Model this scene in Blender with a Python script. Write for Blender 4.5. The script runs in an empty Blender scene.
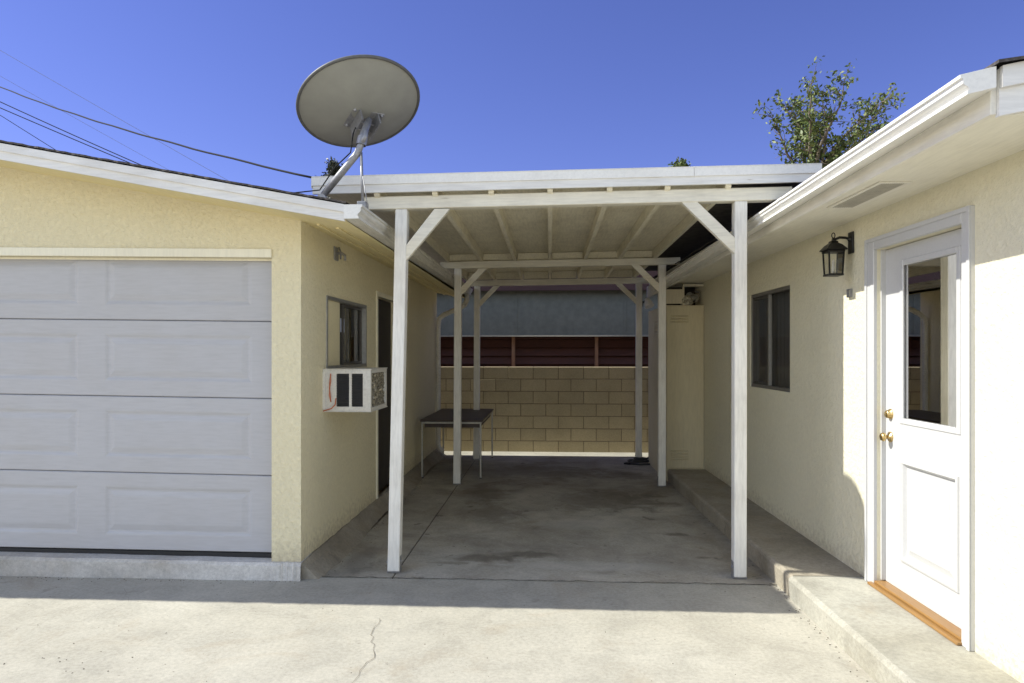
import bpy, bmesh, math, random
from mathutils import Vector, Matrix
random.seed(7)
R = math.radians
scene = bpy.context.scene
COL = scene.collection

# ------------------------------------------------------------------ mesh builder
class MB:
    def __init__(s):
        s.v = []; s.f = []; s.m = []; s.sm = []
    def add(s, vs, fs, mat=0, smooth=False):
        o = len(s.v)
        s.v += [tuple(p) for p in vs]
        for f in fs:
            s.f.append([i + o for i in f]); s.m.append(mat); s.sm.append(smooth)
        return s
    def quad(s, a, b, c, d, mat=0): return s.add([a, b, c, d], [(0, 1, 2, 3)], mat)
    def box(s, x0, x1, y0, y1, z0, z1, bev=0.0, mat=0, xf=None, seg=1):
        bm = bmesh.new()
        bmesh.ops.create_cube(bm, size=1.0)
        for v in bm.verts:
            v.co = Vector(((x0 + x1) / 2 + v.co.x * (x1 - x0), (y0 + y1) / 2 + v.co.y * (y1 - y0), (z0 + z1) / 2 + v.co.z * (z1 - z0)))
        if bev > 0:
            bmesh.ops.bevel(bm, geom=list(bm.edges), offset=bev, segments=seg, affect='EDGES', profile=0.5)
        bm.verts.index_update()
        vs = [v.co.copy() for v in bm.verts]
        if xf is not None: vs = [xf(p) for p in vs]
        s.add(vs, [[v.index for v in f.verts] for f in bm.faces], mat)
        bm.free(); return s
    def bar(s, a, b, w, h, up=(0, 0, 1), bev=0.0, mat=0):
        a = Vector(a); b = Vector(b); d = (b - a); L = d.length; d.normalize()
        u = Vector(up); side = d.cross(u)
        if side.length < 1e-4: side = d.cross(Vector((0, 1, 0)))
        side.normalize(); u = side.cross(d).normalized()
        def xf(p): return a + d * p.x + side * p.y + u * p.z
        return s.box(0, L, -w / 2, w / 2, -h / 2, h / 2, bev, mat, xf)
    def prism(s, prof, ax, t0, t1, mat=0, smooth=False, shear=0.0):
        # prof: list of 2D points; ax 'x','y','z' is the extrusion axis; shear: dz per metre along axis
        def P(a, b, t):
            if ax == 'y': return (a, t, b + shear * (t - t0))
            if ax == 'x': return (t, a, b + shear * (t - t0))
            return (a, b, t)
        n = len(prof)
        vs = [P(a, b, t0) for a, b in prof] + [P(a, b, t1) for a, b in prof]
        s.add(vs, [(i, (i + 1) % n, n + (i + 1) % n, n + i) for i in range(n)], mat, smooth)
        s.add(vs[:n], [list(range(n))], mat); s.add(vs[n:], [list(range(n))], mat)
        return s
    def tube(s, pts, r, n=10, mat=0, caps=True):
        pts = [Vector(p) for p in pts]
        rs = r if isinstance(r, (list, tuple)) else [r] * len(pts)
        vs = []; prev = None
        for i, p in enumerate(pts):
            d = (pts[min(i + 1, len(pts) - 1)] - pts[max(i - 1, 0)]).normalized()
            if prev is None:
                a = d.cross(Vector((0, 0, 1)))
                if a.length < 1e-3: a = d.cross(Vector((0, 1, 0)))
            else:
                a = prev - d * prev.dot(d)
            a.normalize(); prev = a; b = d.cross(a)
            for k in range(n):
                t = 2 * math.pi * k / n
                vs.append(p + (a * math.cos(t) + b * math.sin(t)) * rs[i])
        fs = []
        for i in range(len(pts) - 1):
            for k in range(n):
                fs.append((i * n + k, i * n + (k + 1) % n, (i + 1) * n + (k + 1) % n, (i + 1) * n + k))
        s.add(vs, fs, mat, True)
        if caps:
            s.add(vs[:n], [list(range(n))], mat); s.add(vs[-n:], [list(range(n))], mat)
        return s
    def lathe(s, prof, o, axis, n=20, mat=0):
        # prof: (radius, distance along axis)
        o = Vector(o); d = Vector(axis).normalized()
        a = d.cross(Vector((0, 0, 1)))
        if a.length < 1e-3: a = Vector((1, 0, 0))
        a.normalize(); b = d.cross(a)
        vs = []
        for r, t in prof:
            for k in range(n):
                q = 2 * math.pi * k / n
                vs.append(o + d * t + (a * math.cos(q) + b * math.sin(q)) * max(r, 1e-4))
        fs = []
        for i in range(len(prof) - 1):
            for k in range(n):
                fs.append((i * n + k, i * n + (k + 1) % n, (i + 1) * n + (k + 1) % n, (i + 1) * n + k))
        return s.add(vs, fs, mat, True)
    def wall(s, T, u0, u1, v0, v1, holes, depth, mat=0):
        # a plane with rectangular openings and reveals; T(u,v,d) -> point
        us = sorted({u0, u1, *[h[0] for h in holes], *[h[1] for h in holes]})
        vs = sorted({v0, v1, *[h[2] for h in holes], *[h[3] for h in holes]})
        us = [u for u in us if u0 <= u <= u1]; vs = [v for v in vs if v0 <= v <= v1]
        for i in range(len(us) - 1):
            for j in range(len(vs) - 1):
                cu = (us[i] + us[i + 1]) / 2; cv = (vs[j] + vs[j + 1]) / 2
                if any(h[0] < cu < h[1] and h[2] < cv < h[3] for h in holes): continue
                s.quad(T(us[i], vs[j], 0), T(us[i + 1], vs[j], 0), T(us[i + 1], vs[j + 1], 0), T(us[i], vs[j + 1], 0), mat)
        for a, b, c, d in holes:
            s.quad(T(a, c, 0), T(a, d, 0), T(a, d, depth), T(a, c, depth), mat)
            s.quad(T(b, c, 0), T(b, d, 0), T(b, d, depth), T(b, c, depth), mat)
            if d < v1: s.quad(T(a, d, 0), T(b, d, 0), T(b, d, depth), T(a, d, depth), mat)
            if c > v0: s.quad(T(a, c, 0), T(b, c, 0), T(b, c, depth), T(a, c, depth), mat)
        return s
    def emboss(s, T, a, b, c, d, rings, mat=0):
        # nested rectangle profile: rings = [(inset, depth), ...]
        def rect(i, z): return [T(a + i, c + i, z), T(b - i, c + i, z), T(b - i, d - i, z), T(a + i, d - i, z)]
        prev = rect(0, 0)
        for i, z in rings:
            cur = rect(i, z)
            for k in range(4):
                s.quad(prev[k], prev[(k + 1) % 4], cur[(k + 1) % 4], cur[k], mat)
            prev = cur
        s.quad(*prev, mat); return s
    def build(s, name, mats, parent=None, weld=True):
        me = bpy.data.meshes.new(name)
        me.from_pydata(s.v, [], s.f)
        if not isinstance(mats, (list, tuple)): mats = [mats]
        for m in mats: me.materials.append(m)
        me.polygons.foreach_set('material_index', s.m)
        me.polygons.foreach_set('use_smooth', s.sm)
        bm = bmesh.new(); bm.from_mesh(me)
        if weld: bmesh.ops.remove_doubles(bm, verts=list(bm.verts), dist=1e-5)
        bmesh.ops.recalc_face_normals(bm, faces=list(bm.faces))
        bm.to_mesh(me); bm.free(); me.update()
        o = bpy.data.objects.new(name, me); COL.objects.link(o)
        if parent is not None: o.parent = parent
        return o

def empty(name, loc=(0, 0, 0), rz=0.0):
    o = bpy.data.objects.new(name, None); COL.objects.link(o)
    o.location = loc; o.rotation_euler = (0, 0, rz); o.empty_display_size = 0.2
    return o
def tag(o, label=None, cat=None, group=None, kind=None):
    if label: o['label'] = label
    if cat: o['category'] = cat
    if group: o['group'] = group
    if kind: o['kind'] = kind
    return o
class Rel:
    """Shifts world-space verts into a thing's local frame when its Empty is not at the origin (no rotation)."""
    def __init__(s, root): s.o = Vector(root.location)
    def __call__(s, mb):
        mb.v = [tuple(Vector(p) - s.o) for p in mb.v]; return mb

# ------------------------------------------------------------------ materials
def newmat(name):
    m = bpy.data.materials.new(name); m.use_nodes = True
    nt = m.node_tree
    return m, nt, nt.nodes['Principled BSDF']
def N(nt, typ, **kw):
    n = nt.nodes.new(typ)
    for k, v in kw.items(): setattr(n, k, v)
    return n
def noise(nt, vec, scale, detail=6, rough=0.6, dist=0.0):
    n = N(nt, 'ShaderNodeTexNoise'); n.inputs['Scale'].default_value = scale
    n.inputs['Detail'].default_value = detail; n.inputs['Roughness'].default_value = rough
    n.inputs['Distortion'].default_value = dist
    nt.links.new(vec, n.inputs['Vector']); return n
def ramp(nt, fac, stops):
    r = N(nt, 'ShaderNodeValToRGB'); e = r.color_ramp.elements
    while len(e) < len(stops): e.new(0.5)
    for i, (p, c) in enumerate(stops):
        e[i].position = p; e[i].color = (c, c, c, 1) if not isinstance(c, tuple) else (*c, 1)
    nt.links.new(fac, r.inputs['Fac']); return r
def mix(nt, fac, a, b, mode='MIX'):
    m = N(nt, 'ShaderNodeMix', data_type='RGBA', blend_type=mode)
    for i, s in ((0, fac), (6, a), (7, b)):
        if isinstance(s, bpy.types.NodeSocket): nt.links.new(s, m.inputs[i])
        elif isinstance(s, tuple): m.inputs[i].default_value = (*s, 1)
        else: m.inputs[i].default_value = s
    return m.outputs[2]
def coords(nt):
    return N(nt, 'ShaderNodeTexCoord').outputs['Object']
def geo_pos(nt):
    return N(nt, 'ShaderNodeNewGeometry').outputs['Position']
def bump(nt, height, strength, dist, bsdf, prev=None):
    b = N(nt, 'ShaderNodeBump'); b.inputs['Strength'].default_value = strength; b.inputs['Distance'].default_value = dist
    nt.links.new(height, b.inputs['Height'])
    if prev: nt.links.new(prev, b.inputs['Normal'])
    nt.links.new(b.outputs['Normal'], bsdf.inputs['Normal']); return b.outputs['Normal']

def m_stucco(name, col, k=1.0):
    m, nt, p = newmat(name); v = geo_pos(nt)
    a = noise(nt, v, 1.3, 5, 0.6); b = noise(nt, v, 30, 6, 0.65); c = noise(nt, v, 95, 5, 0.7)
    vo = N(nt, 'ShaderNodeTexVoronoi', feature='SMOOTH_F1'); vo.inputs['Scale'].default_value = 34
    dis = N(nt, 'ShaderNodeVectorMath', operation='MULTIPLY_ADD')
    dis.inputs[1].default_value = (0.05, 0.05, 0.05); nt.links.new(b.outputs['Color'], dis.inputs[0]); nt.links.new(v, dis.inputs[2])
    nt.links.new(dis.outputs[0], vo.inputs['Vector'])
    r = ramp(nt, a.outputs['Fac'], [(0.3, 0.95), (0.7, 1.02)])
    cc = mix(nt, 1.0, (*col,), r.outputs['Color'], 'MULTIPLY')
    r2 = ramp(nt, b.outputs['Fac'], [(0.35, 0.93), (0.6, 1.01)])
    cc = mix(nt, 0.7, cc, r2.outputs['Color'], 'MULTIPLY')
    # dirt splashed up the foot of the wall
    sx = N(nt, 'ShaderNodeSeparateXYZ'); nt.links.new(v, sx.inputs[0])
    ad = N(nt, 'ShaderNodeMath', operation='MULTIPLY_ADD'); ad.inputs[1].default_value = 0.5; nt.links.new(b.outputs['Fac'], ad.inputs[0]); nt.links.new(sx.outputs['Z'], ad.inputs[2])
    dr = ramp(nt, ad.outputs[0], [(0.30, 0.55), (0.52, 0.0)])
    cc = mix(nt, dr.outputs['Color'], cc, (0.33, 0.27, 0.18))
    nt.links.new(cc, p.inputs['Base Color']); p.inputs['Roughness'].default_value = 0.85
    n1 = bump(nt, ramp(nt, b.outputs['Fac'], [(0.38, 0.0), (0.62, 1.0)]).outputs['Color'], 0.55 * k, 0.012, p)
    n2 = bump(nt, vo.outputs['Distance'], 0.35 * k, 0.010, p, n1)
    bump(nt, c.outputs['Fac'], 0.4 * k, 0.004, p, n2)
    return m
def m_paint(name, col, rough=0.5, dirt=0.12, grain=True, stain=(0.32, 0.27, 0.2), bumps=0.25):
    m, nt, p = newmat(name); v = geo_pos(nt)
    mp = N(nt, 'ShaderNodeMapping'); mp.inputs['Scale'].default_value = (1, 1, 0.12) if grain == 'z' else ((1, 0.1, 1) if grain == 'y' else ((0.1, 1, 1) if grain == 'x' else (1, 1, 1)))
    nt.links.new(v, mp.inputs['Vector'])
    a = noise(nt, v, 2.2, 6, 0.65); b = noise(nt, mp.outputs[0], 60, 5, 0.6)
    r = ramp(nt, a.outputs['Fac'], [(0.45, 0.0), (0.8, dirt * 2.2)])
    cc = mix(nt, r.outputs['Color'], (*col,), stain)
    r2 = ramp(nt, b.outputs['Fac'], [(0.3, 1 - dirt), (0.6, 1.02)])
    cc = mix(nt, 1.0, cc, r2.outputs['Color'], 'MULTIPLY')
    sp = noise(nt, mp.outputs[0], 24, 4, 0.7)
    r3 = ramp(nt, sp.outputs['Fac'], [(0.70, 0.0), (0.76, min(1, dirt * 4))])
    cc = mix(nt, r3.outputs['Color'], cc, stain)
    nt.links.new(cc, p.inputs['Base Color']); p.inputs['Roughness'].default_value = rough
    bump(nt, b.outputs['Fac'], bumps, 0.003, p)
    return m
def m_plain(name, col, rough=0.5, metal=0.0, var=0.08, scale=30, bumps=0.05):
    m, nt, p = newmat(name); v = geo_pos(nt)
    a = noise(nt, v, scale, 5, 0.6)
    r = ramp(nt, a.outputs['Fac'], [(0.3, 1 - var * 1.6), (0.7, 1 + var)])
    nt.links.new(mix(nt, 1.0, (*col,), r.outputs['Color'], 'MULTIPLY'), p.inputs['Base Color'])
    p.inputs['Roughness'].default_value = rough; p.inputs['Metallic'].default_value = metal
    if bumps: bump(nt, a.outputs['Fac'], bumps, 0.004, p)
    return m
def m_concrete(name, col, dark, stain=0.5, warm=(0.30, 0.22, 0.13), spots=0.0, seed=0.0, marks=()):
    m, nt, p = newmat(name); g = geo_pos(nt)
    mp = N(nt, 'ShaderNodeMapping'); mp.inputs['Location'].default_value = (seed, seed * 0.7, 0); nt.links.new(g, mp.inputs['Vector']); v = mp.outputs[0]
    a = noise(nt, v, 0.75, 8, 0.62, 0.4); b = noise(nt, v, 3.6, 8, 0.7, 0.6); c = noise(nt, v, 45, 6, 0.7); d = noise(nt, v, 240, 3, 0.7)
    r = ramp(nt, a.outputs['Fac'], [(0.36, 0.0), (0.66, 1.0)])
    cc = mix(nt, r.outputs['Color'], (*dark,), (*col,))
    rb = ramp(nt, b.outputs['Fac'], [(0.32, 0.74), (0.58, 1.03)])
    cc = mix(nt, stain, cc, rb.outputs['Color'], 'MULTIPLY')
    rc = ramp(nt, c.outputs['Fac'], [(0.3, 0.72), (0.62, 1.07)])
    cc = mix(nt, 0.75, cc, rc.outputs['Color'], 'MULTIPLY')
    rd = ramp(nt, d.outputs['Fac'], [(0.25, 0.55), (0.45, 1.0), (0.8, 1.2)])
    cc = mix(nt, 0.75, cc, rd.outputs['Color'], 'MULTIPLY')
    e = noise(nt, v, 1.7, 5, 0.6, 0.9)
    re = ramp(nt, e.outputs['Fac'], [(0.56, 0.0), (0.72, 0.55)])
    cc = mix(nt, re.outputs['Color'], cc, mix(nt, 0.5, cc, (*warm,)))
    if spots:
        s2 = noise(nt, v, 34, 3, 0.5, 0.5); r2_ = ramp(nt, s2.outputs['Fac'], [(0.715, 0.0), (0.75, min(1, spots * 3))])
        cc = mix(nt, r2_.outputs['Color'], cc, (0.10, 0.085, 0.07))
        s = noise(nt, v, 7, 4, 0.5, 0.3); rs = ramp(nt, s.outputs['Fac'], [(0.66, 0.0), (0.72, spots)])
        cc = mix(nt, rs.outputs['Color'], cc, (0.05, 0.042, 0.035))
    for mx_, my_, rx_, ry_, amt, mc in marks:
        wv = N(nt, 'ShaderNodeVectorMath', operation='MULTIPLY_ADD'); wv.inputs[1].default_value = (2.6 * rx_, 2.6 * ry_, 0)
        nt.links.new(b.outputs['Color'], wv.inputs[0]); nt.links.new(g, wv.inputs[2])
        m2 = N(nt, 'ShaderNodeMapping', vector_type='TEXTURE'); m2.inputs['Location'].default_value = (mx_ + 1.3 * rx_, my_ + 1.3 * ry_, 0); m2.inputs['Scale'].default_value = (rx_, ry_, 1e4)
        nt.links.new(wv.outputs[0], m2.inputs['Vector'])
        ln = N(nt, 'ShaderNodeVectorMath', operation='LENGTH'); nt.links.new(m2.outputs[0], ln.inputs[0])
        rr = ramp(nt, ln.outputs['Value'], [(0.35, amt), (0.62, amt * .75), (0.95, 0.0)])
        cc = mix(nt, rr.outputs['Color'], cc, mc)
    nt.links.new(cc, p.inputs['Base Color']); p.inputs['Roughness'].default_value = 0.88
    n1 = bump(nt, c.outputs['Fac'], 0.18, 0.006, p); bump(nt, d.outputs['Fac'], 0.25, 0.002, p, n1)
    return m
def m_glass(name, tint=(0.93, 0.95, 0.93), trans=0.85, ior=1.45, rough=0.015):
    m = bpy.data.materials.new(name); m.use_nodes = True; nt = m.node_tree; nt.nodes.clear()
    o = N(nt, 'ShaderNodeOutputMaterial'); mx = N(nt, 'ShaderNodeMixShader'); t = N(nt, 'ShaderNodeBsdfTransparent'); g = N(nt, 'ShaderNodeBsdfGlossy')
    t.inputs['Color'].default_value = (tint[0] * trans, tint[1] * trans, tint[2] * trans, 1); g.inputs['Roughness'].default_value = rough
    f = N(nt, 'ShaderNodeFresnel'); f.inputs['IOR'].default_value = ior
    nt.links.new(f.outputs[0], mx.inputs[0]); nt.links.new(t.outputs[0], mx.inputs[1]); nt.links.new(g.outputs[0], mx.inputs[2]); nt.links.new(mx.outputs[0], o.inputs[0])
    return m

CREAM = (0.82, 0.745, 0.515)
M = {}
M['stucco'] = m_stucco('cream stucco', CREAM)
M['stucco_house'] = m_stucco('pale cream stucco', (0.75, 0.705, 0.53), 0.7)
M['cream_paint'] = m_paint('cream painted wood', (0.78, 0.675, 0.37), 0.6, 0.08, 'y')
M['soffit'] = m_paint('ivory soffit paint', (0.80, 0.77, 0.66), 0.6, 0.07, 'y')
M['vent_grey'] = m_plain('dusty vent mesh', (0.50, 0.475, 0.41), 0.8)
M['white_wood'] = m_paint('white painted timber', (0.80, 0.78, 0.72), 0.55, 0.14, 'z')
M['white_wood_x'] = m_paint('white painted timber beam', (0.78, 0.74, 0.62), 0.55, 0.14, 'x')
M['deck'] = m_paint('painted plywood', (0.80, 0.745, 0.58), 0.65, 0.16, 'y')
M['deck_dark'] = m_plain('dark sheathing', (0.08, 0.07, 0.06), 0.9, 0, 0.3, 12)
M['fascia'] = m_paint('white fascia paint', (0.78, 0.77, 0.74), 0.5, 0.12, 'x')
M['fascia_y'] = m_paint('white fascia paint along eave', (0.80, 0.77, 0.68), 0.5, 0.10, 'y')
M['gutter'] = m_paint('white enamelled gutter', (0.82, 0.81, 0.77), 0.35, 0.07, 'y', bumps=0.06)
M['gutter_old'] = m_paint('old gutter enamel', (0.72, 0.70, 0.63), 0.45, 0.25, 'y', bumps=0.06)
M['door_white'] = m_paint('white door enamel', (0.53, 0.53, 0.525), 0.35, 0.03, False, bumps=0.05)
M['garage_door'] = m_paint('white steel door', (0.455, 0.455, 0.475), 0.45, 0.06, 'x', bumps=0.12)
M['trim'] = m_paint('ivory trim paint', (0.82, 0.78, 0.62), 0.5, 0.07, 'z')
M['seal'] = m_plain('black rubber', (0.02, 0.02, 0.02), 0.7)
M['shingle'] = m_plain('asphalt shingle', (0.085, 0.075, 0.07), 0.95, 0, 0.4, 60, 0.5)
M['painted_curb'] = m_concrete('painted curb', (0.66, 0.64, 0.60), (0.46, 0.43, 0.38), 0.8)
M['curb_dirty'] = m_concrete('dirty footing', (0.42, 0.38, 0.31), (0.26, 0.225, 0.17), 1.0)
M['drive'] = m_concrete('driveway concrete', (0.475, 0.45, 0.38), (0.40, 0.375, 0.31), 0.65, spots=0.18)
DK = (0.10, 0.08, 0.055)
M['slab'] = m_concrete('carport concrete', (0.54, 0.505, 0.425), (0.30, 0.265, 0.205), 1.0, spots=0.5, seed=4.3, marks=[
    (-0.55, 5.40, .34, .11, .65, DK), (-0.22, 5.52, .28, .10, .6, DK), (-0.75, 5.27, .2, .05, .4, DK), (1.1, 6.2, .14, .07, .6, DK), (1.22, 5.5, .08, .04, .5, DK),
    (-0.75, 8.0, .30, .75, .5, DK), (0.6, 7.6, .8, .7, .5, DK), (-0.1, 9.3, 1.2, .6, .5, DK), (-1.45, 5.35, .14, .42, .4, (0.10, 0.095, 0.09)), (1.05, 9.2, .3, .6, .5, DK), (0.25, 6.5, .5, .2, .35, (0.5, 0.48, 0.43)), (0.3, 5.25, .8, .12, .3, (0.52, 0.5, 0.45)), (-0.6, 6.9, .4, .5, .4, DK)])  # rear patches mostly paint carport shade into the colour; front dark ones are stains
M['walk'] = m_concrete('walkway concrete', (0.44, 0.425, 0.365), (0.34, 0.32, 0.26), 0.8, seed=9.1, spots=0.15)
M['walk_old'] = m_concrete('old walkway concrete', (0.38, 0.34, 0.27), (0.27, 0.235, 0.17), 0.9, seed=2.1, spots=0.3)
M['joint'] = m_plain('joint grit', (0.15, 0.13, 0.10), 1.0, 0, 0.3)
M['joint_dark'] = m_plain('dark joint grit', (0.045, 0.038, 0.03), 1.0, 0, 0.3)
M['stain'] = m_concrete('stained concrete', (0.15, 0.12, 0.09), (0.10, 0.08, 0.06), 0.9, seed=6.6)
M['patch'] = m_concrete('patch concrete', (0.36, 0.34, 0.30), (0.25, 0.23, 0.20), 0.9, seed=7.7)
M['ground'] = m_concrete('yard ground', (0.36, 0.31, 0.23), (0.27, 0.22, 0.16), 0.8, seed=12)
M['alu'] = m_plain('aluminium', (0.45, 0.45, 0.44), 0.4, 0.8)
M['alu_dark'] = m_plain('dull window aluminium', (0.20, 0.19, 0.17), 0.45, 0.4)
M['alu_mid'] = m_plain('grey window aluminium', (0.30, 0.29, 0.265), 0.5, 0.3)
M['bronze_alu'] = m_plain('dark window frame', (0.10, 0.09, 0.08), 0.45, 0.3)
M['galv'] = m_plain('galvanised steel', (0.33, 0.33, 0.34), 0.5, 0.55, 0.15, 40)
M['dish_grey'] = m_plain('dish grey enamel', (0.33, 0.33, 0.295), 0.5, 0, 0.06, 6, 0.02)
M['dish_rim'] = m_plain('dish rim', (0.12, 0.12, 0.115), 0.5, 0)
M['black'] = m_plain('black lantern enamel', (0.006, 0.006, 0.006), 0.4, 0.2, 0.2, 50)
M['brass'] = m_plain('aged brass', (0.62, 0.45, 0.20), 0.28, 1.0, 0.1, 20, 0)
M['oak'] = m_paint('varnished oak sill', (0.30, 0.165, 0.055), 0.35, 0.15, 'y', (0.25, 0.1, 0.03))
M['glass'] = m_glass('window glass')
M['glass_dull'] = m_glass('dusty window glass', (0.9, 0.9, 0.88), 0.8, 1.22, 0.06)
M['glass_lamp'] = m_glass('seeded lamp glass', (1, 1, 0.97), 0.92)
def m_screen():
    m = bpy.data.materials.new('insect screen'); m.use_nodes = True; nt = m.node_tree; p = nt.nodes['Principled BSDF']; p.inputs['Base Color'].default_value = (.045, .043, .04, 1); p.inputs['Roughness'].default_value = .8
    t = N(nt, 'ShaderNodeBsdfTransparent'); mx = N(nt, 'ShaderNodeMixShader'); mx.inputs[0].default_value = .6; nt.links.new(t.outputs[0], mx.inputs[1]); nt.links.new(p.outputs[0], mx.inputs[2]); nt.links.new(mx.outputs[0], nt.nodes['Material Output'].inputs[0]); return m
M['screen'] = m_screen()
M['dark'] = m_plain('dark interior', (0.02, 0.018, 0.016), 0.9)
M['dark_door'] = m_plain('dark brown door', (0.022, 0.017, 0.015), 0.6, 0, 0.2, 8)
M['blind'] = m_paint('grey blind', (0.17, 0.165, 0.155), 0.8, 0.05, 'z')
M['blind_dark'] = m_paint('charcoal blind', (0.085, 0.085, 0.083), 0.8, 0.05, 'z')
M['curtain_dim'] = m_paint('dim curtain', (0.085, 0.08, 0.066), 0.9, 0.05, 'z')
M['curtain'] = m_paint('beige curtain', (0.42, 0.39, 0.32), 0.9, 0.05, 'z')
M['board'] = m_paint('cream board', (0.78, 0.70, 0.46), 0.6, 0.10, False)
M['sticker'] = m_plain('pale blue sticker', (0.52, 0.58, 0.78), 0.5)
M['ac_white'] = m_paint('air conditioner enamel', (0.72, 0.70, 0.64), 0.45, 0.14, False, (0.35, 0.22, 0.1), 0.05)
M['ac_grille'] = m_plain('dark louvre grille', (0.06, 0.06, 0.062), 0.6)
M['coil'] = m_plain('crumpled coil fins', (0.34, 0.31, 0.24), 0.4, 0.6, 0.5, 45, 0.8)
M['wire_red'] = m_plain('orange wire', (0.55, 0.12, 0.03), 0.5)
M['table_top'] = m_plain('dark table laminate', (0.062, 0.042, 0.036), 0.45, 0, 0.15, 10)
M['table_leg'] = m_plain('grey enamelled steel', (0.42, 0.41, 0.37), 0.45, 0.3)
M['cab'] = m_paint('beige sheet metal', (0.62, 0.55, 0.37), 0.55, 0.08, 'z', bumps=0.04)
M['cab_side'] = m_paint('pale sheet metal', (0.66, 0.60, 0.45), 0.55, 0.10, 'z', bumps=0.04)
M['cable'] = m_plain('black cable', (0.006, 0.006, 0.006), 0.95, 0, 0, 10, 0)
M['cable_grey'] = m_plain('weathered grey cable', (0.16, 0.17, 0.22), 0.6, 0, 0, 10, 0)
M['nb_wall'] = m_plain('blue grey weathered panel', (0.19, 0.195, 0.17), 0.85, 0, 0.10, 9, 0.3)
M['nb_red'] = m_paint('oxblood boards', (0.13, 0.05, 0.04), 0.7, 0.2, 'x', (0.05, 0.03, 0.03))
M['nb_eave'] = m_paint('dark maroon eave', (0.06, 0.022, 0.02), 0.7, 0.2, 'x', (0.05, 0.03, 0.03))
M['nb_post'] = m_paint('rust painted post', (0.34, 0.17, 0.10), 0.7, 0.2, 'z')
M['bark'] = m_plain('bark', (0.20, 0.165, 0.12), 0.95, 0, 0.3, 14, 0.6)
M['rubber_hose'] = m_plain('dark hose', (0.03, 0.032, 0.03), 0.6)
M['foil'] = m_plain('dusty foil duct', (0.45, 0.45, 0.43), 0.4, 0.6, 0.3, 30, 0.6)
M['foam'] = m_plain('crumpled pale packing', (0.42, 0.39, 0.31), 0.9, 0, 0.4, 25, 0.8)

def m_block():
    m, nt, p = newmat('tan concrete block'); v = geo_pos(nt)
    g = N(nt, 'ShaderNodeNewGeometry')
    c = noise(nt, v, 70, 6, 0.75); a = noise(nt, v, 2.0, 5, 0.6)
    r = ramp(nt, g.outputs['Random Per Island'], [(0.0, 0.91), (1.0, 1.04)])
    cc = mix(nt, 1.0, (0.52, 0.435, 0.275), r.outputs['Color'], 'MULTIPLY')
    cc = mix(nt, 0.8, cc, ramp(nt, c.outputs['Fac'], [(0.3, 0.72), (0.62, 1.06)]).outputs['Color'], 'MULTIPLY')
    cc = mix(nt, 0.7, cc, ramp(nt, a.outputs['Fac'], [(0.3, 0.8), (0.7, 1.05)]).outputs['Color'], 'MULTIPLY')
    nt.links.new(cc, p.inputs['Base Color']); p.inputs['Roughness'].default_value = 0.95
    bump(nt, c.outputs['Fac'], 0.6, 0.006, p); return m
M['block'] = m_block()
M['mortar'] = m_plain('grey mortar', (0.22, 0.18, 0.12), 0.95, 0, 0.2, 40, 0.4)
def m_leaf(name, a, b):
    m, nt, p = newmat(name); g = N(nt, 'ShaderNodeNewGeometry')
    r = ramp(nt, g.outputs['Random Per Island'], [(0.0, a), (1.0, b)])
    nt.links.new(r.outputs['Color'], p.inputs['Base Color']); p.inputs['Roughness'].default_value = 0.55
    return m
M['leaf'] = m_leaf('olive leaves', (0.045, 0.085, 0.015), (0.17, 0.20, 0.045))
M['leaf_dark'] = m_leaf('dark leaves', (0.025, 0.035, 0.02), (0.06, 0.07, 0.045))

# ------------------------------------------------------------------ ground
def ribbon(mb, pts, w, z, mat=0, jit=0.0, taper=False):
    P = [Vector((x, y, z)) for x, y in pts]
    if jit:
        Q = []
        for a, b in zip(P[:-1], P[1:]):
            k = max(2, int((b - a).length / 0.05))
            for i in range(k):
                q = a.lerp(b, i / k); Q.append(q + Vector((random.uniform(-jit, jit), random.uniform(-jit, jit), 0)))
        Q.append(P[-1]); P = Q
    L = []; n = len(P)
    for i, p in enumerate(P):
        d = (P[min(i + 1, n - 1)] - P[max(i - 1, 0)]); d.z = 0; d.normalize(); s = Vector((-d.y, d.x, 0))
        ww = w * (random.uniform(0.5, 1.3) if jit else 1) * (0.3 + 0.7 * math.sin(math.pi * i / (n - 1)) if taper else 1)
        L.append((p + s * ww / 2, p - s * ww / 2))
    for (a, b), (c, d) in zip(L[:-1], L[1:]): mb.quad(a, b, d, c, mat)
def blob(mb, cx, cy, rx, ry, z, mat, n=40, rough=0.35, seed=1):
    rnd = random.Random(seed); ph = [rnd.uniform(0, 6.28) for _ in range(6)]
    vs = []
    for k in range(n):
        t = 2 * math.pi * k / n
        q = 1 + rough * sum(math.sin((j + 2) * t + ph[j]) / (j + 1.5) for j in range(6)) * 0.8
        vs.append((cx + rx * q * math.cos(t), cy + ry * q * math.sin(t), z))
    mb.add(vs, [list(range(n))], mat)

g = MB(); S = 600
g.quad((-S, -S, -0.03), (S, -S, -0.03), (S, S, -0.03), (-S, S, -0.03))
tag(g.build('ground', M['ground']), kind='structure')

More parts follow.
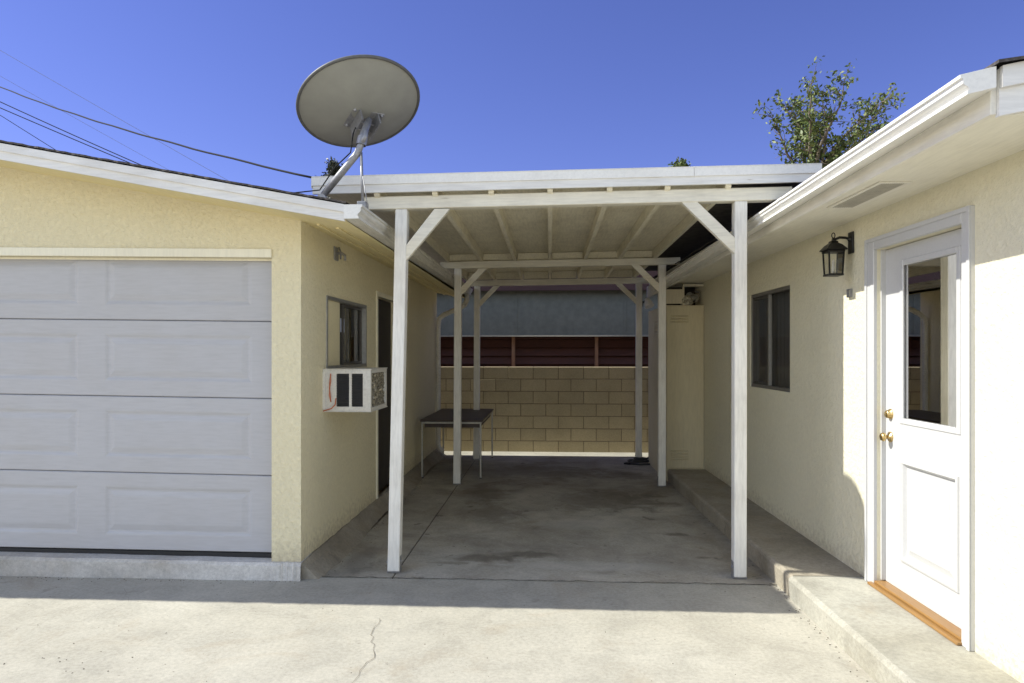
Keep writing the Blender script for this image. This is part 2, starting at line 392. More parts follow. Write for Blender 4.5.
g = MB()
g.box(-14, 12, -14, 4.872, -0.2, 0.0)
ribbon(g, [(-1.02, 4.15), (-1.0, 3.9), (-0.93, 3.6), (-0.955, 3.35), (-0.90, 3.05), (-0.88, 2.7), (-0.80, 2.2), (-0.76, 1.5)], 0.0026, 0.004, 1, 0.016)
ribbon(g, [(-2.9, 4.6), (-2.7, 4.3), (-2.75, 4.0)], 0.0012, 0.004, 1, 0.012, True)
tag(g.build('driveway', [M['drive'], M['joint']]), kind='structure')
g = MB()
g.box(-1.115, 3.2, 4.892, 10.80, -0.2, 0.0)
g.box(-1.62, -1.125, 4.892, 10.80, -0.2, 0.0)
g.box(-1.75, 3.2, 4.872, 4.892, -0.2, -0.010, mat=1)
ribbon(g, [(-1.66 + .05 * i, 4.884 + .006 * math.sin(i * 1.9)) for i in range(66)], .008, .004, 1, .008)
g.box(-1.125, -1.115, 4.892, 10.80, -0.2, -0.008, mat=1)
tag(g.build('carport_slab', [M['slab'], M['joint_dark']]), kind='structure')
g = MB()
g.box(-9.0, 3.2, 10.80, 11.25, -0.2, 0.002)
tag(g.build('rear_path', M['walk']), kind='structure')

# house frame: the wall plane is x = 0, y runs along the wall away from the street
HO = (2.06, 3.46, 0.0); HR = R(1.4)
# walkway / step along the house wall (two pours)
w = empty('walkway', HO, HR); tag(w, kind='structure')
def step(mb, y0, y1, x0):
    prof = [(x0 + 0.025, -0.15), (x0 + 0.006, 0.125), (x0 + 0.012, 0.141), (x0 + 0.028, 0.15), (0.6, 0.15), (0.6, -0.15)]
    mb.prism(prof, 'y', y0, y1)
g = MB(); step(g, -14, 1.16, -0.49); o = g.build('front_pour', M['walk'], w); o['kind'] = 'structure'
g = MB(); step(g, 1.172, 5.32, -0.475); o = g.build('rear_pour', M['walk_old'], w); o['kind'] = 'structure'

# grit and leaf scraps gathered along edges
g = MB(); rnd = random.Random(31)
def bit(x, y, z, q):
    a = rnd.random() * 6.28; c, s_ = math.cos(a) * q, math.sin(a) * q; h = q * rnd.uniform(.4, .9)
    g.add([(x + c, y + s_, z), (x - s_ * .8, y + c * .8, z), (x - c, y - s_, z), (x + s_ * .7, y - c * .7, z), (x + c * .2, y, z + h)], [(0, 1, 4), (1, 2, 4), (2, 3, 4), (3, 0, 4)])
for _ in range(120): bit(rnd.uniform(-4.5, 1.4), rnd.uniform(1.8, 4.8), .0005, rnd.uniform(.002, .005))
for _ in range(16): bit(rnd.gauss(-2.55, .22), rnd.gauss(3.45, .10), .0005, rnd.uniform(.003, .0065))
for _ in range(160): bit(1.56 - abs(rnd.gauss(0, .04)), rnd.uniform(2.2, 8.5), .0005, rnd.uniform(.002, .007))
for _ in range(160): bit(-1.60 + abs(rnd.gauss(0, .05)), rnd.uniform(4.9, 10.5), .0005, rnd.uniform(.002, .007))
for _ in range(120): bit(rnd.uniform(-5, -1.75), 4.77 - abs(rnd.gauss(0, .03)), .0005, rnd.uniform(.002, .006))
tag(g.build('grit', m_plain('dark grit', (0.09, 0.075, 0.055), 1.0, 0, .4, 90, 0), weld=False), 'specks of dark grit scattered along the concrete edges', 'grit', kind='stuff')

# ------------------------------------------------------------------ garage
GX = -1.76; GY = 4.83; GE = 10.75
garage = empty('garage', (GX, GY, 0))
tag(garage, 'cream stucco garage with a white sectional door on the left of the carport', 'garage')
rel = Rel(garage)
SL = 0.187; RX = -4.5; EX = -1.31; EZ = 2.55; RZ = EZ + SL * (EX - RX); RY0 = 4.37
def roof_z(x): return RZ - SL * abs(x - RX)
TH = 0.105
TS = lambda u, v, d: (GX - d, u, v)
TF = lambda u, v, d: (u, GY + d, v)
DX0, DX1, DZ0, DZ1 = -6.92, -1.972, 0.12, 2.28
tilt = lambda u: 0.016 * (DX1 - u) * 0.9
def TFs(u, v, d): return (u, GY + d, v + (tilt(u) if v > 1 else 0) )
# front wall with the door opening, then the gable above
g = MB()
def frontT(u, v, d):
    if v >= 2.33: v = roof_z(u) - TH + 0.01
    return (u, GY + d, v)
us = [-7.24, DX0, -5.7, RX, -3.3, DX1, GX]
for a, b in zip(us[:-1], us[1:]):
    z0 = DZ1 if (a >= DX0 and b <= DX1) else 0.11
    g.quad(frontT(a, z0 + (0.016 * 0.9 * (DX1 - a) if z0 > 1 else 0), 0), frontT(b, z0 + (0.016 * 0.9 * (DX1 - b) if z0 > 1 else 0), 0), frontT(b, 3, 0), frontT(a, 3, 0))
g.quad((DX1, GY, 0.11), (DX1, GY + 0.14, 0.11), (DX1, GY + 0.14, DZ1), (DX1, GY, DZ1))
g.quad((DX0, GY, 0.11), (DX0, GY + 0.14, 0.11), (DX0, GY + 0.14, DZ1 + .08), (DX0, GY, DZ1 + .08))
g.quad((DX0, GY, DZ1 + tilt(DX0)), (DX1, GY, DZ1), (DX1, GY + 0.14, DZ1), (DX0, GY + 0.14, DZ1 + tilt(DX0)))
rel(g).build('front_wall', M['stucco'], garage)
g = MB()
WY0, WY1, WZ0, WZ1 = 5.38, 6.57, 1.47, 2.055
SY0, SY1, SZ1 = 7.0, 7.86, 2.18
g.wall(TS, GY, GE, 0.11, 2.66, [(WY0, WY1, WZ0, WZ1), (SY0, SY1, 0.11, SZ1)], 0.09)
rel(g).build('side_wall', M['stucco'], garage)
g = MB()
g.add([(GX, GE, 0), (-7.24, GE, 0), (-7.24, GE, roof_z(-7.24) - .1), (RX, GE, RZ - .1), (GX, GE, roof_z(GX) - .1)], [(0, 1, 2, 3, 4)])
g.quad((-7.24, GE, 0), (-7.24, GY, 0), (-7.24, GY, 2.45), (-7.24, GE, 2.45))
rel(g).build('rear_wall', M['stucco'], garage)
# footing
g = MB()
for a, b in ((-7.26, DX1), (DX1, GX + 0.012)):
    n = 30; vs = []
    rnd = random.Random(int(-a * 10))
    for i in range(n + 1):
        x = a + (b - a) * i / n; j = rnd.uniform(-0.006, 0.006); y0 = GY - 0.05 if a < -3 else GY - 0.046
        zt = 0.121 + rnd.uniform(-0.002, 0.002) + (0.012 * (DX1 - x) * 0.6 if a < -3 else 0)
        vs += [(x, y0 + j, -0.02), (x, y0 + 0.008 + j, zt - 0.02), (x, y0 + 0.022 + j, zt), (x, GY + 0.2, zt + 0.004)]
    g.add(vs, [(4 * i + k, 4 * i + k + 1, 4 * i + k + 5, 4 * i + k + 4) for i in range(n) for k in range(3)])
rel(g).build('door_sill', M['painted_curb'], garage)
g = MB(); n = 60; vs = []
rnd = random.Random(3)
for i in range(n + 1):
    y = GY + 0.004 + (GE - GY) * i / n
    wdt = 0.135 + 0.03 * math.sin(i * 0.23) + rnd.uniform(-0.012, 0.012)
    vs += [(GX - 0.02, y, 0.122), (GX + 0.012, y, 0.118 + rnd.uniform(-.008, .006)), (GX + 0.045 + rnd.uniform(-.01, .01), y, 0.075), (GX + wdt, y, -0.004)]
g.add(vs, [(4 * i + k, 4 * i + k + 1, 4 * i + k + 5, 4 * i + k + 4) for i in range(n) for k in range(3)])
g.add(vs[:4] + [(GX - .02, GY + .004, -.01)], [(0, 1, 2, 3, 4)])
rel(g).build('footing', M['curb_dirty'], garage)
# roof
g = MB()
xs = [-7.69, RX, EX]
prof = [(EX, roof_z(EX)), (RX, RZ), (-7.69, roof_z(-7.69)), (-7.69, roof_z(-7.69) - TH + .012), (RX, RZ - TH + .012), (EX, roof_z(EX) - TH + .012)]
g.prism([(x, z - 0.004) for x, z in prof], 'y', RY0 + 0.024, GE + 0.03)
roof = rel(g).build('roof', M['cream_paint'], garage)
g = MB()
# ragged shingle sheet
n = 90; rnd = random.Random(11); vs = []
for sgn in (1, -1):
    for i in range(n + 1):
        t = i / n; x = (EX + 0.015 if sgn > 0 else -7.705) + (RX - (EX + 0.015 if sgn > 0 else -7.705)) * t
        y = RY0 - 0.02 + rnd.uniform(-0.006, 0.008); z = roof_z(x) + 0.002 + rnd.uniform(0, 0.004)
        for yy, zz in ((y, z), (y, z + 0.012), (GE + 0.06, z + 0.012)): vs.append((x, yy, zz))
fs = []
for sg in range(2):
    b = sg * (n + 1) * 3
    for i in range(n):
        for k in range(2): fs.append((b + 3 * i + k, b + 3 * i + k + 1, b + 3 * i + k + 4, b + 3 * i + k + 3))
g.add(vs, fs)
rel(g).build('shingles', M['shingle'], roof)
g = MB()
for xa, xb in ((EX, RX), (-7.69, RX)):
    za, zb = roof_z(xa), roof_z(xb)
    def board(y0, y1, t, b):
        g.add([(xa, y0, za - t), (xb, y0, zb - t), (xb, y0, zb - b), (xa, y0, za - b), (xa, y1, za - t), (xb, y1, zb - t), (xb, y1, zb - b), (xa, y1, za - b)],
              [(0, 1, 2, 3), (4, 5, 6, 7), (0, 1, 5, 4), (3, 2, 6, 7), (0, 3, 7, 4), (1, 2, 6, 5)])
    board(RY0, RY0 + 0.022, 0.002, 0.108); board(RY0 - 0.014, RY0 - 0.0005, 0.003, 0.052)
rel(g).build('fascia', M['fascia'], roof)
# eave board under the side overhang, rafter tails hinted by a stepped soffit
g = MB()
g.box(EX - 0.02, EX, RY0 + 0.03, GE + 0.02, 2.45, 2.54, 0.002)
for x in (-1.64, -1.50):
    g.box(x - .012, x + .012, GY + .01, GE, roof_z(x) - TH - .004, roof_z(x) - TH + .011, .002)
rel(g).build('eave_trim', M['cream_paint'], roof)
# garage gutter (K profile)
def k_profile(x0, x1, zb, zt):
    # x0 = back (against fascia), x1 = outer lip; works for both directions
    d = x1 - x0; h = zt - zb
    outer = [(x0, zt), (x0, zb), (x0 + d * .80, zb), (x0 + d * .80, zb + h * .16), (x0 + d * .73, zb + h * .22), (x0 + d * .79, zb + h * .36), (x0 + d * .87, zb + h * .46), (x0 + d * .92, zb + h * .56), (x0 + d * .925, zb + h * .78), (x0 + d, zb + h * .84), (x0 + d, zt)]
    t = 0.003 * (1 if d > 0 else -1)
    inner = [(x0 + d - t * 1.5, zt), (x0 + d - t * 1.5, zb + h * .87), (x0 + d * .90, zb + h * .82), (x0 + d * .89, zb + h * .59), (x0 + d * .84, zb + h * .49), (x0 + d * .76, zb + h * .38), (x0 + d * .70, zb + h * .22), (x0 + d * .77, zb + .003), (x0 + t, zb + .003), (x0 + t, zt)]
    return outer, inner
def gutter(mb, x0, x1, zb, zt, y0, y1, shear=0.0):
    o, i = k_profile(x0, x1, zb, zt); mb.prism(o + i, 'y', y0, y1, shear=shear); return o
g = MB(); cap = gutter(g, EX, EX + 0.118, 2.455, 2.545, RY0 - 0.01, GE - 0.05, 0.006)
gut = rel(g).build('gutter', M['gutter_old'], garage)
g = MB(); g.prism(cap, 'y', RY0 - 0.014, RY0 - 0.0115); rel(g).build('end_cap', M['gutter'], gut)
for y in (6.1, 8.4):
    g = MB(); g.prism([(a + (0.002 if a > EX + .02 else 0), b + (y - RY0) * .006 - (0.002 if b < 2.5 else 0)) for a, b in k_profile(EX, EX + .118, 2.455, 2.545)[0]], 'y', y, y + 0.06)
    rel(g).build('joint_sleeve', M['gutter_old'], gut)
# downspout with two elbows
g = MB()
def sq_tube(mb, pts, w):
    for a, b in zip(pts[:-1], pts[1:]): mb.bar(a, b, w, w * .8, bev=.008)
g.tube([(-1.25, 10.42, 2.50), (-1.25, 10.42, 2.40), (-1.28, 10.43, 2.33), (-1.36, 10.45, 2.28), (-1.5, 10.48, 2.23), (-1.62, 10.52, 2.18), (-1.69, 10.53, 2.12), (-1.705, 10.53, 2.0), (-1.705, 10.53, 0.22), (-1.69, 10.53, 0.15), (-1.63, 10.53, 0.10)], 0.038, 10)
rel(g).build('downspout', M['gutter_old'], garage)
# garage door: four sections with pressed panels
gd_y = GY + 0.085
gdoor = None
sec_h = 0.557
def TD(u, v, d): return (u, gd_y + d, v + 0.013 * (DX1 - u) * (0.35 + 0.65 * (v > 0.5)))
g = MB()
for k in range(4):
    z0 = 0.158 + k * sec_h; z1 = z0 + sec_h - 0.004
    hol = []
    pw, gap = 1.10, 0.20
    x1 = DX1 - 0.18
    while x1 - pw > DX0 + 0.02:
        hol.append((x1 - pw, x1, z0 + 0.11, z1 - 0.10)); x1 -= pw + gap
    mb = MB()
    mb.wall(TD, DX0, DX1, z0 + 0.006, z1 - 0.006, hol, 0.0)
    for h in hol:
        mb.emboss(TD, *h, [(0.010, 0.002), (0.022, 0.007), (0.034, 0.008), (0.062, 0.002), (0.075, 0.0)])
    for zz, zo in ((z0 + 0.006, z0), (z1 - 0.006, z1)):
        mb.quad(TD(DX0, zz, 0), TD(DX1, zz, 0), TD(DX1, zo, 0.006), TD(DX0, zo, 0.006))
        mb.quad(TD(DX0, zo, 0.006), TD(DX1, zo, 0.006), TD(DX1, zo, 0.04), TD(DX0, zo, 0.04))
    if k == 0:
        gdoor = rel(mb).build('garage_door', M['garage_door'], garage)
    else:
        rel(mb).build('door_section', M['garage_door'], gdoor)
g = MB(); g.box(DX0, DX1, gd_y - 0.006, gd_y + 0.04, 0.11, 0.1535, xf=lambda p: (p.x, p.y, p.z + 0.0045 * (DX1 - p.x)))
rel(g).build('bottom_seal', M['seal'], gdoor)
g = MB()
g.box(DX1 - 0.006, DX1 + 0.0, gd_y - 0.018, gd_y - 0.004, DZ0, DZ1 - .002)
g.box(DX0, DX1 - .007, gd_y - 0.03, gd_y - 0.016, DZ1 - 0.02, DZ1 - 0.002, xf=lambda p: (p.x, p.y, p.z + tilt(p.x)))
rel(g).build('door_stop', M['trim'], gdoor)
g = MB(); g.box(DX0 - .05, DX1 + .004, GY - .014, GY - .001, DZ1 - .004, DZ1 + .058, .004, xf=lambda p: (p.x, p.y, p.z + tilt(p.x)))
rel(g).build('header_trim', M['trim'], garage)
g = MB()
g.quad((DX0, gd_y + .05, DZ0), (DX1, gd_y + .05, DZ0), (DX1, gd_y + .05, DZ1 + .1), (DX0, gd_y + .05, DZ1 + .1)); rel(g).build('door_backing', M['dark'], gdoor)
# side window: aluminium frame, board in the near half, sliding pane in the far half
fx = GX - 0.035
g = MB(); t = 0.028
for a, b, c, d in ((WY0, WY1, WZ1 - t, WZ1), (WY0, WY1, WZ0, WZ0 + t), (WY0, WY0 + t, WZ0 + t, WZ1 - t), (WY1 - t, WY1, WZ0 + t, WZ1 - t)):
    g.box(fx - 0.03, fx + 0.044, a, b, c, d, 0.002)
win = rel(g).build('window', M['alu'], garage)
WM = 5.82
g = MB(); g.box(fx - 0.01, fx + 0.012, WY0 + t, WM - 0.005, WZ0 + t, WZ1 - t, 0.002); rel(g).build('board', M['board'], win)
g = MB()
for a, b, c, d in ((WM, WM + .035, WZ0 + t, WZ1 - t), (WM + .11, WM + .14, WZ0 + t, WZ1 - t), (WM + .14, WY1 - t, WZ1 - t - .025, WZ1 - t), (WM + .14, WY1 - t, WZ0 + t, WZ0 + t + .025), (WY1 - t - .025, WY1 - t, WZ0 + t + .025, WZ1 - t - .025)):
    g.box(fx - 0.02, fx + 0.004, a, b, c, d, 0.002)
rel(g).build('sash', M['bronze_alu'], win)
g = MB(); g.quad((fx - .014, WM + .035, WZ0 + t), (fx - .014, WY1 - t, WZ0 + t), (fx - .014, WY1 - t, WZ1 - t), (fx - .014, WM + .035, WZ1 - t)); rel(g).build('pane', M['glass'], win)
g = MB(); g.box(fx - 0.0115, fx - 0.0095, WM + .036, WM + .20, 1.78, 1.90); rel(g).build('sticker', M['sticker'], win)
g = MB()
for y in (6.22, 6.36): g.box(fx - .1, fx - .08, y, y + .05, WZ0, WZ1)
g.quad((fx - .3, WY0 - .2, WZ0 - .2), (fx - .3, WY1 + .3, WZ0 - .2), (fx - .3, WY1 + .3, WZ1 + .2), (fx - .3, WY0 - .2, WZ1 + .2))
rel(g).build('curtain', M['blind'], win)
# side door
g = MB(); g.box(GX - 0.085, GX - 0.055, SY0 + .006, SY1 - .006, 0.125, SZ1 - .006, 0.003)
for a, b, c, d in ((SY0 + .14, SY1 - .14, .35, 1.0), (SY0 + .14, SY1 - .14, 1.15, 2.0)): g.box(GX - .0548, GX - .048, a, b, c, d, .003)
sd = rel(g).build('side_door', M['dark_door'], garage)
g = MB(); g.lathe([(0, .075), (.018, .073), (.027, .055), (.024, .035), (.010, .022), (.010, 0), (.03, 0), (.03, -.003)], (GX - .05, SY0 + .07, 1.05), (1, 0, 0)); rel(g).build('handle', M['brass'], sd)
g = MB()
for a, b, c, d in ((SY0 - .05, SY0, .12, SZ1 + .05), (SY1, SY1 + .05, .12, SZ1 + .05), (SY0, SY1, SZ1, SZ1 + .05)):
    g.box(GX - 0.02, GX + 0.014, a + .002, b - .002, c, d, 0.003)
rel(g).build('door_casing', M['trim'], sd)
# little pipe bracket under the eave
g = MB()
g.tube([(GX - .01, 5.62, 2.42), (GX + .05, 5.62, 2.42), (GX + .08, 5.62, 2.40), (GX + .08, 5.62, 2.36)], 0.012, 8)
g.box(GX, GX + .012, 5.57, 5.67, 2.36, 2.47, .003); g.tube([(GX + .005, 5.7, 2.48), (GX + .02, 5.7, 2.44), (GX + .02, 5.7, 2.38)], 0.007, 6)
rel(g).build('pipe_bracket', M['galv'], garage)

# ------------------------------------------------------------------ window air conditioner
ac = empty('air_conditioner', (GX, 5.57, 1.15))
tag(ac, 'weathered white air conditioner sticking out of the garage side wall below its window', 'air conditioner')
rel = Rel(ac)
A0, A1, B0, B1, C0, C1 = GX - 0.02, -1.385, 5.31, 5.84, 1.15, 1.468
g = MB()
TA = lambda u, v, d: (u, B0 + d, v)
holes = [(-1.655, -1.555, 1.183, 1.44), (-1.535, -1.447, 1.183, 1.44)]
g.wall(TA, A0, A1, C0, C1, holes, 0.02)
g.wall(lambda u, v, d: (A1 - d, u, v), B0, B1, C0, C1, [(B0 + .035, B1 - .035, C0 + .025, C1 - .025)], 0.03)
g.quad((A0, B0, C1), (A1, B0, C1), (A1, B1, C1), (A0, B1, C1)); g.quad((A0, B0, C0), (A1, B0, C0), (A1, B1, C0), (A0, B1, C0)); g.quad((A0, B1, C0), (A1, B1, C0), (A1, B1, C1), (A0, B1, C1))
g.box(A0, A1 + .006, B0 - .006, B1 + .006, C1 + .001, C1 + .009, .002); g.box(A0, A1 + .005, B0 - .005, B1 + .005, C0 - .008, C0 - .001, .002)
g.box(GX - .01, GX + .02, B0 - .012, B0 - .002, C0 + .01, C1 - .01, .003)
rel(g).build('casing', M['ac_white'], ac)
for h in holes:
    g = MB(); g.quad(TA(h[0], h[2], .02), TA(h[1], h[2], .02), TA(h[1], h[3], .02), TA(h[0], h[3], .02))
    z = h[2] + .008
    while z < h[3] - .008:
        g.add([TA(h[0], z, .003), TA(h[1], z, .003), TA(h[1], z + .008, .016), TA(h[0], z + .008, .016)], [(0, 1, 2, 3)]); z += .013
    rel(g).build('side_grille', M['ac_grille'], ac)
g = MB(); rnd = random.Random(5); ny, nz = 40, 22; vs = []
for j in range(nz + 1):
    for i in range(ny + 1):
        vs.append((A1 - .02 + rnd.uniform(-.009, .012), B0 + .035 + (B1 - B0 - .07) * i / ny, C0 + .025 + (C1 - C0 - .05) * j / nz))
g.add(vs, [(j * (ny + 1) + i, j * (ny + 1) + i + 1, (j + 1) * (ny + 1) + i + 1, (j + 1) * (ny + 1) + i) for j in range(nz) for i in range(ny)])
rel(g).build('coil', M['coil'], ac)
g = MB()
for k in range(3):
    g.tube([(-1.70 + .008 * math.sin(i * 1.7 + k), B0 - .012 - .006 * (i % 2), 1.44 - i * .055) for i in range(5)] , .0022, 5)
g.tube([(-1.655, B0 - .01, 1.25), (-1.66, B0 - .015, 1.20), (-1.69, B0 - .015, 1.17), (-1.755, B0 - .012, 1.15)], .004, 6)
rel(g).build('wire', M['wire_red'], ac)

# ------------------------------------------------------------------ carport
carport = empty('carport', (0, 5.0, 0)); rel = Rel(carport)
tag(carport, 'white timber carport on six braced posts between the garage and the house', 'carport')
ZB0, ZB1 = 2.640, 2.722
BEAMS = [(5.025, -1.36, 1.70, 0.010), (8.42, -1.33, 1.55, 0.0), (10.40, -1.25, 1.50, -0.022)]
RISE = lambda x: 0.012 * x
for y, xa, xb, dz in BEAMS:
    g = MB(); g.box(xa, xb, y - 0.045, y + 0.045, ZB0 + dz + (.008 if y < 6 else 0), ZB1 + dz + (.018 if y < 6 else 0), 0.004, xf=lambda p: (p.x, p.y, p.z + RISE(p.x)))
    rel(g).build('beam', M['white_wood_x'], carport)
POSTS = [(-1.136, 0), (1.343, 0), (-1.13, 1), (1.337, 1), (-1.105, 2), (1.314, 2)]
hw = 0.0435
for x, bi in POSTS:
    y = BEAMS[bi][0] + 0.005; top = ZB0 + BEAMS[bi][3] + (.008 if bi == 0 else 0) + RISE(x) - 0.0005
    if bi == 0: y0, y1 = y - hw, y + hw
    g = MB(); lean = (0.058 if bi == 0 else 0.014) if x < 0 else 0.004
    g.box(x - hw, x + hw, y - hw, y + hw, 0.016, top, 0.004, xf=lambda p: (p.x + lean * (p.z / 2.6), p.y, p.z))
    po = rel(g).build('post', M['white_wood'], carport)
    g = MB()
    for s in (-1, 1):
        g.box(x + s * (hw + .0015) - .0015, x + s * (hw + .0015) + .0015, y - .03, y + .03, 0.0, 0.12)
    g.box(x - hw - .004, x + hw + .004, y - .04, y + .04, 0.008, 0.0155)
    g.box(x - .02, x + .02, y - .02, y + .02, -0.01, 0.008)
    for s in (-1, 1):
        g.lathe([(0, .008), (.009, .007), (.011, 0)], (x + s * (hw + .003), y, .08), (s, 0, 0), 8)
    if bi == 0: g.tube([(x - hw - .012, y - .02, .075), (x - hw - .004, y - .02, .075)], .006, 6)
    rel(g).build('post_base', M['galv'], po)
    # 45 degree knee brace towards the middle of the bay
    s = 1 if x < 0 else -1; L = (.37, .325, .31)[bi]; q = (.078, .070, .066)[bi]
    xb_ = x + s * hw
    xt = lambda z: lean * (z / 2.6)
    pts = [(xb_ + s * 0.0 + xt(2.3), top - L), (xb_ + s * L, top), (xb_ + s * (L - q * 1.42), top), (xb_ + xt(2.4), top - L + q * 1.42)]
    g = MB(); g.prism([(a, b - .001) for a, b in pts], 'y', y - 0.043, y + 0.002)
    rel(g).build('brace', M['white_wood_x'], carport)
RXS = [-1.25 + 0.417 * k for k in range(7)]
FY = 4.93
for i, x in enumerate(RXS):
    g = MB(); j = 0.006 * math.sin(i * 2.1)
    z0, z1 = ZB1 + 0.0105 + RISE(x), ZB1 + 0.100 + RISE(x)
    # tail is cut on the slant in front
    vs = []
    g.prism([(FY + .026, z0 + .02), (FY + .06, z0), (10.60, z0 - .030), (10.60, z1), (FY + .026, z1)], 'x', x - 0.019 + j, x + 0.019 + j)
    rel(g).build('rafter', M['deck'], carport)
def slab(mb, x0, x1, y0, y1, z0, z1): mb.box(x0, x1, y0, y1, z0, z1, xf=lambda p: (p.x, p.y, p.z + RISE(p.x)))
zd = ZB1 + 0.1015
g = MB()
ys = [FY + .03, 6.05, 7.27, 8.49, 9.71, 10.62]
for a, b in zip(ys[:-1], ys[1:]):
    for xa, xb in ((-1.265, 0.003), (0.006, 1.265)): slab(g, xa + .001, xb - .001, a, b - .004, zd, zd + .014)
rel(g).build('roof_deck', M['deck'], carport)
g = MB(); slab(g, -1.70, -1.268, FY + .03, 10.62, zd, zd + .014); rel(g).build('roof_deck', M['deck'], carport)
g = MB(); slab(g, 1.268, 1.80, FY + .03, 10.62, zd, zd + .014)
rel(g).build('edge_deck', M['deck_dark'], carport)  # right-hand bay of the deck in a much darker colour
g = MB(); slab(g, -1.71, 1.86, FY + .03, 10.64, zd + .0145, zd + .024); rel(g).build('roofing', M['shingle'], carport)
# blocking between rafters over the two rear beams
for y, dz in ((8.42, 0), (10.40, -.022)):
    for a, b in zip(RXS[:-1], RXS[1:]):
        g = MB(); slab(g, a + .024, b - .024, y + .01, y + .045, ZB1 + .016 + dz, ZB1 + .094)
        rel(g).build('blocking', M['deck'], carport)
g = MB()
for xa, xb in ((-1.712, 1.88),):
    slab(g, xa, xb, FY, FY + .024, ZB1 + .046, ZB1 + .162)
fa = rel(g).build('fascia', M['fascia'], carport)
g = MB()
for xa, xb in ((-1.715, 1.006), (1.0085, 1.88)):
    slab(g, xa, xb, FY - .009, FY - .0005, ZB1 + .104, ZB1 + .166)
    slab(g, xa, xb, FY - .012, FY + .03, ZB1 + .1665, ZB1 + .170)
slab(g, -1.718, -1.7155, FY - .009, FY + .12, ZB1 + .088, ZB1 + .166)
rel(g).build('drip_edge', M['gutter'], fa)

# ------------------------------------------------------------------ house
house = empty('house', HO, HR)
tag(house, 'pale cream stucco house with a white half glass door and white eaves on the right', 'house')
D0, D1, HZ0, HZ1 = 0.105, 0.992, 0.185, 2.243
V0, V1, VZ0, VZ1 = 2.46, 3.53, 1.27, 2.17
TH_ = lambda u, v, d: (d, u, v)
g = MB(); g.wall(TH_, -0.6, 6.9, 0.12, 2.52, [(D0, D1, 0.12, HZ1), (V0, V1, VZ0, VZ1)], 0.10)
g.quad((0, -.6, .12), (8, -.6, .12), (8, -.6, 2.6), (0, -.6, 2.6)); g.add([(0, -.6, 2.6), (8, -.6, 2.6), (4, -.6, 3.55)], [(0, 1, 2)])
g.quad((0, 6.9, .12), (8, 6.9, .12), (8, 6.9, 2.6), (0, 6.9, 2.6)); g.add([(0, 6.9, 2.6), (8, 6.9, 2.6), (4, 6.9, 3.55)], [(0, 1, 2)])
g.quad((8, -.6, .12), (8, 6.9, .12), (8, 6.9, 2.6), (8, -.6, 2.6))
g.build('wall', M['stucco_house'], house)
# weep screed at the foot of the wall
g = MB(); g.box(-.006, .02, -.6, D0 - .01, .118, .126); g.box(-.006, .02, D1 + .12, 6.9, .118, .126); g.build('wall_screed', M['painted_curb'], house)
HRS = 0.20; FXH = -0.42
def hz(x): return 2.652 + HRS * (x - FXH)
g = MB()
prof = [(FXH, hz(FXH) - .002), (4, hz(4)), (8.42, hz(FXH)), (8.42, hz(FXH) - .06), (4, hz(4) - .06), (FXH + .03, hz(FXH) - .055)]
g.prism(prof, 'y', -0.76, 7.05); hroof = g.build('roof', M['fascia_y'], house)
g = MB(); rnd = random.Random(21); ncr = 26
for k in range(ncr):
    x0 = FXH - .03 + k * .17; x1 = x0 + .185
    y = -0.83
    while y < 6.95:
        wd = rnd.choice((.22, .3, .36)); l = rnd.uniform(-.006, .006)
        if x1 < 4.1:
            z0 = hz(x0) + .022; z1 = hz(x1) + .010
            g.add([(x0 + l, y, z0 - .012), (x0 + l, y + wd - .006, z0 - .012), (x0 + l, y + wd - .006, z0), (x0 + l, y, z0), (x1, y, z1), (x1, y + wd - .006, z1), (x1, y, z1 - .012)], [(0, 1, 2, 3), (3, 2, 5, 4), (0, 3, 4, 6)])
        y += wd
g.quad((4, -.83, hz(4) + .012), (4, 7.1, hz(4) + .012), (8.45, 7.1, hz(FXH) + .012), (8.45, -.83, hz(FXH) + .012))
g.build('shingles', M['shingle'], hroof, weld=False)
# eave fascia, soffit, rake
g = MB(); g.box(FXH - .022, FXH, -0.77, 7.05, 2.470, 2.640, 0.002, xf=lambda p: (p.x, p.y, p.z - .0085 * (p.y - 1.2))); g.build('fascia', M['fascia_y'], hroof)
g = MB(); g.box(FXH + .001, 0.05, -0.76, 7.05, 2.488, 2.50); g.box(0.05, 8.3, -.76, -.6, 2.488, 2.50); sof = g.build('soffit', M['soffit'], hroof)
g = MB()
def rake(y0, y1, t0, t1):
    n = 1; xs = [FXH - .0, 4.0]
    vs = []
    for x in xs:
        for yy in (y0, y1):
            vs += [(x, yy, hz(x) - t0), (x, yy, hz(x) - t1)]
    g.add(vs, [(0, 1, 5, 4), (2, 3, 7, 6), (0, 2, 6, 4), (1, 3, 7, 5), (0, 1, 3, 2), (4, 5, 7, 6)])
rake(-0.785, -0.762, 0.0, 0.175); rake(-0.805, -0.787, -0.004, 0.075)
g.build('rake_board', M['fascia'], hroof)
g = MB(); cap = gutter(g, FXH - .023, FXH - .023 - .13, 2.546, 2.624, -0.80, 5.9, -0.020)
g.v = [(x, y, z + .03 * (x - (FXH - .153)) / .13) for x, y, z in g.v]
cap = [(a, b + .03 * (a - (FXH - .153)) / .13) for a, b in cap]
hg = g.build('gutter', M['gutter'], house)
g = MB(); g.prism([(a, b) for a, b in cap], 'y', -0.804, -0.8015)
cx = sum(a for a, b in cap) / len(cap); cz = sum(b for a, b in cap) / len(cap)
g.build('end_cap', M['gutter'], hg)
g = MB(); g.prism([(a - (.002 if a < FXH - .05 else 0), b - (.002 if b < 2.575 else -.001) - .020 * 1.85) for a, b in cap], 'y', 1.05, 1.11, shear=-.02)
g.build('joint_sleeve', M['gutter'], hg)
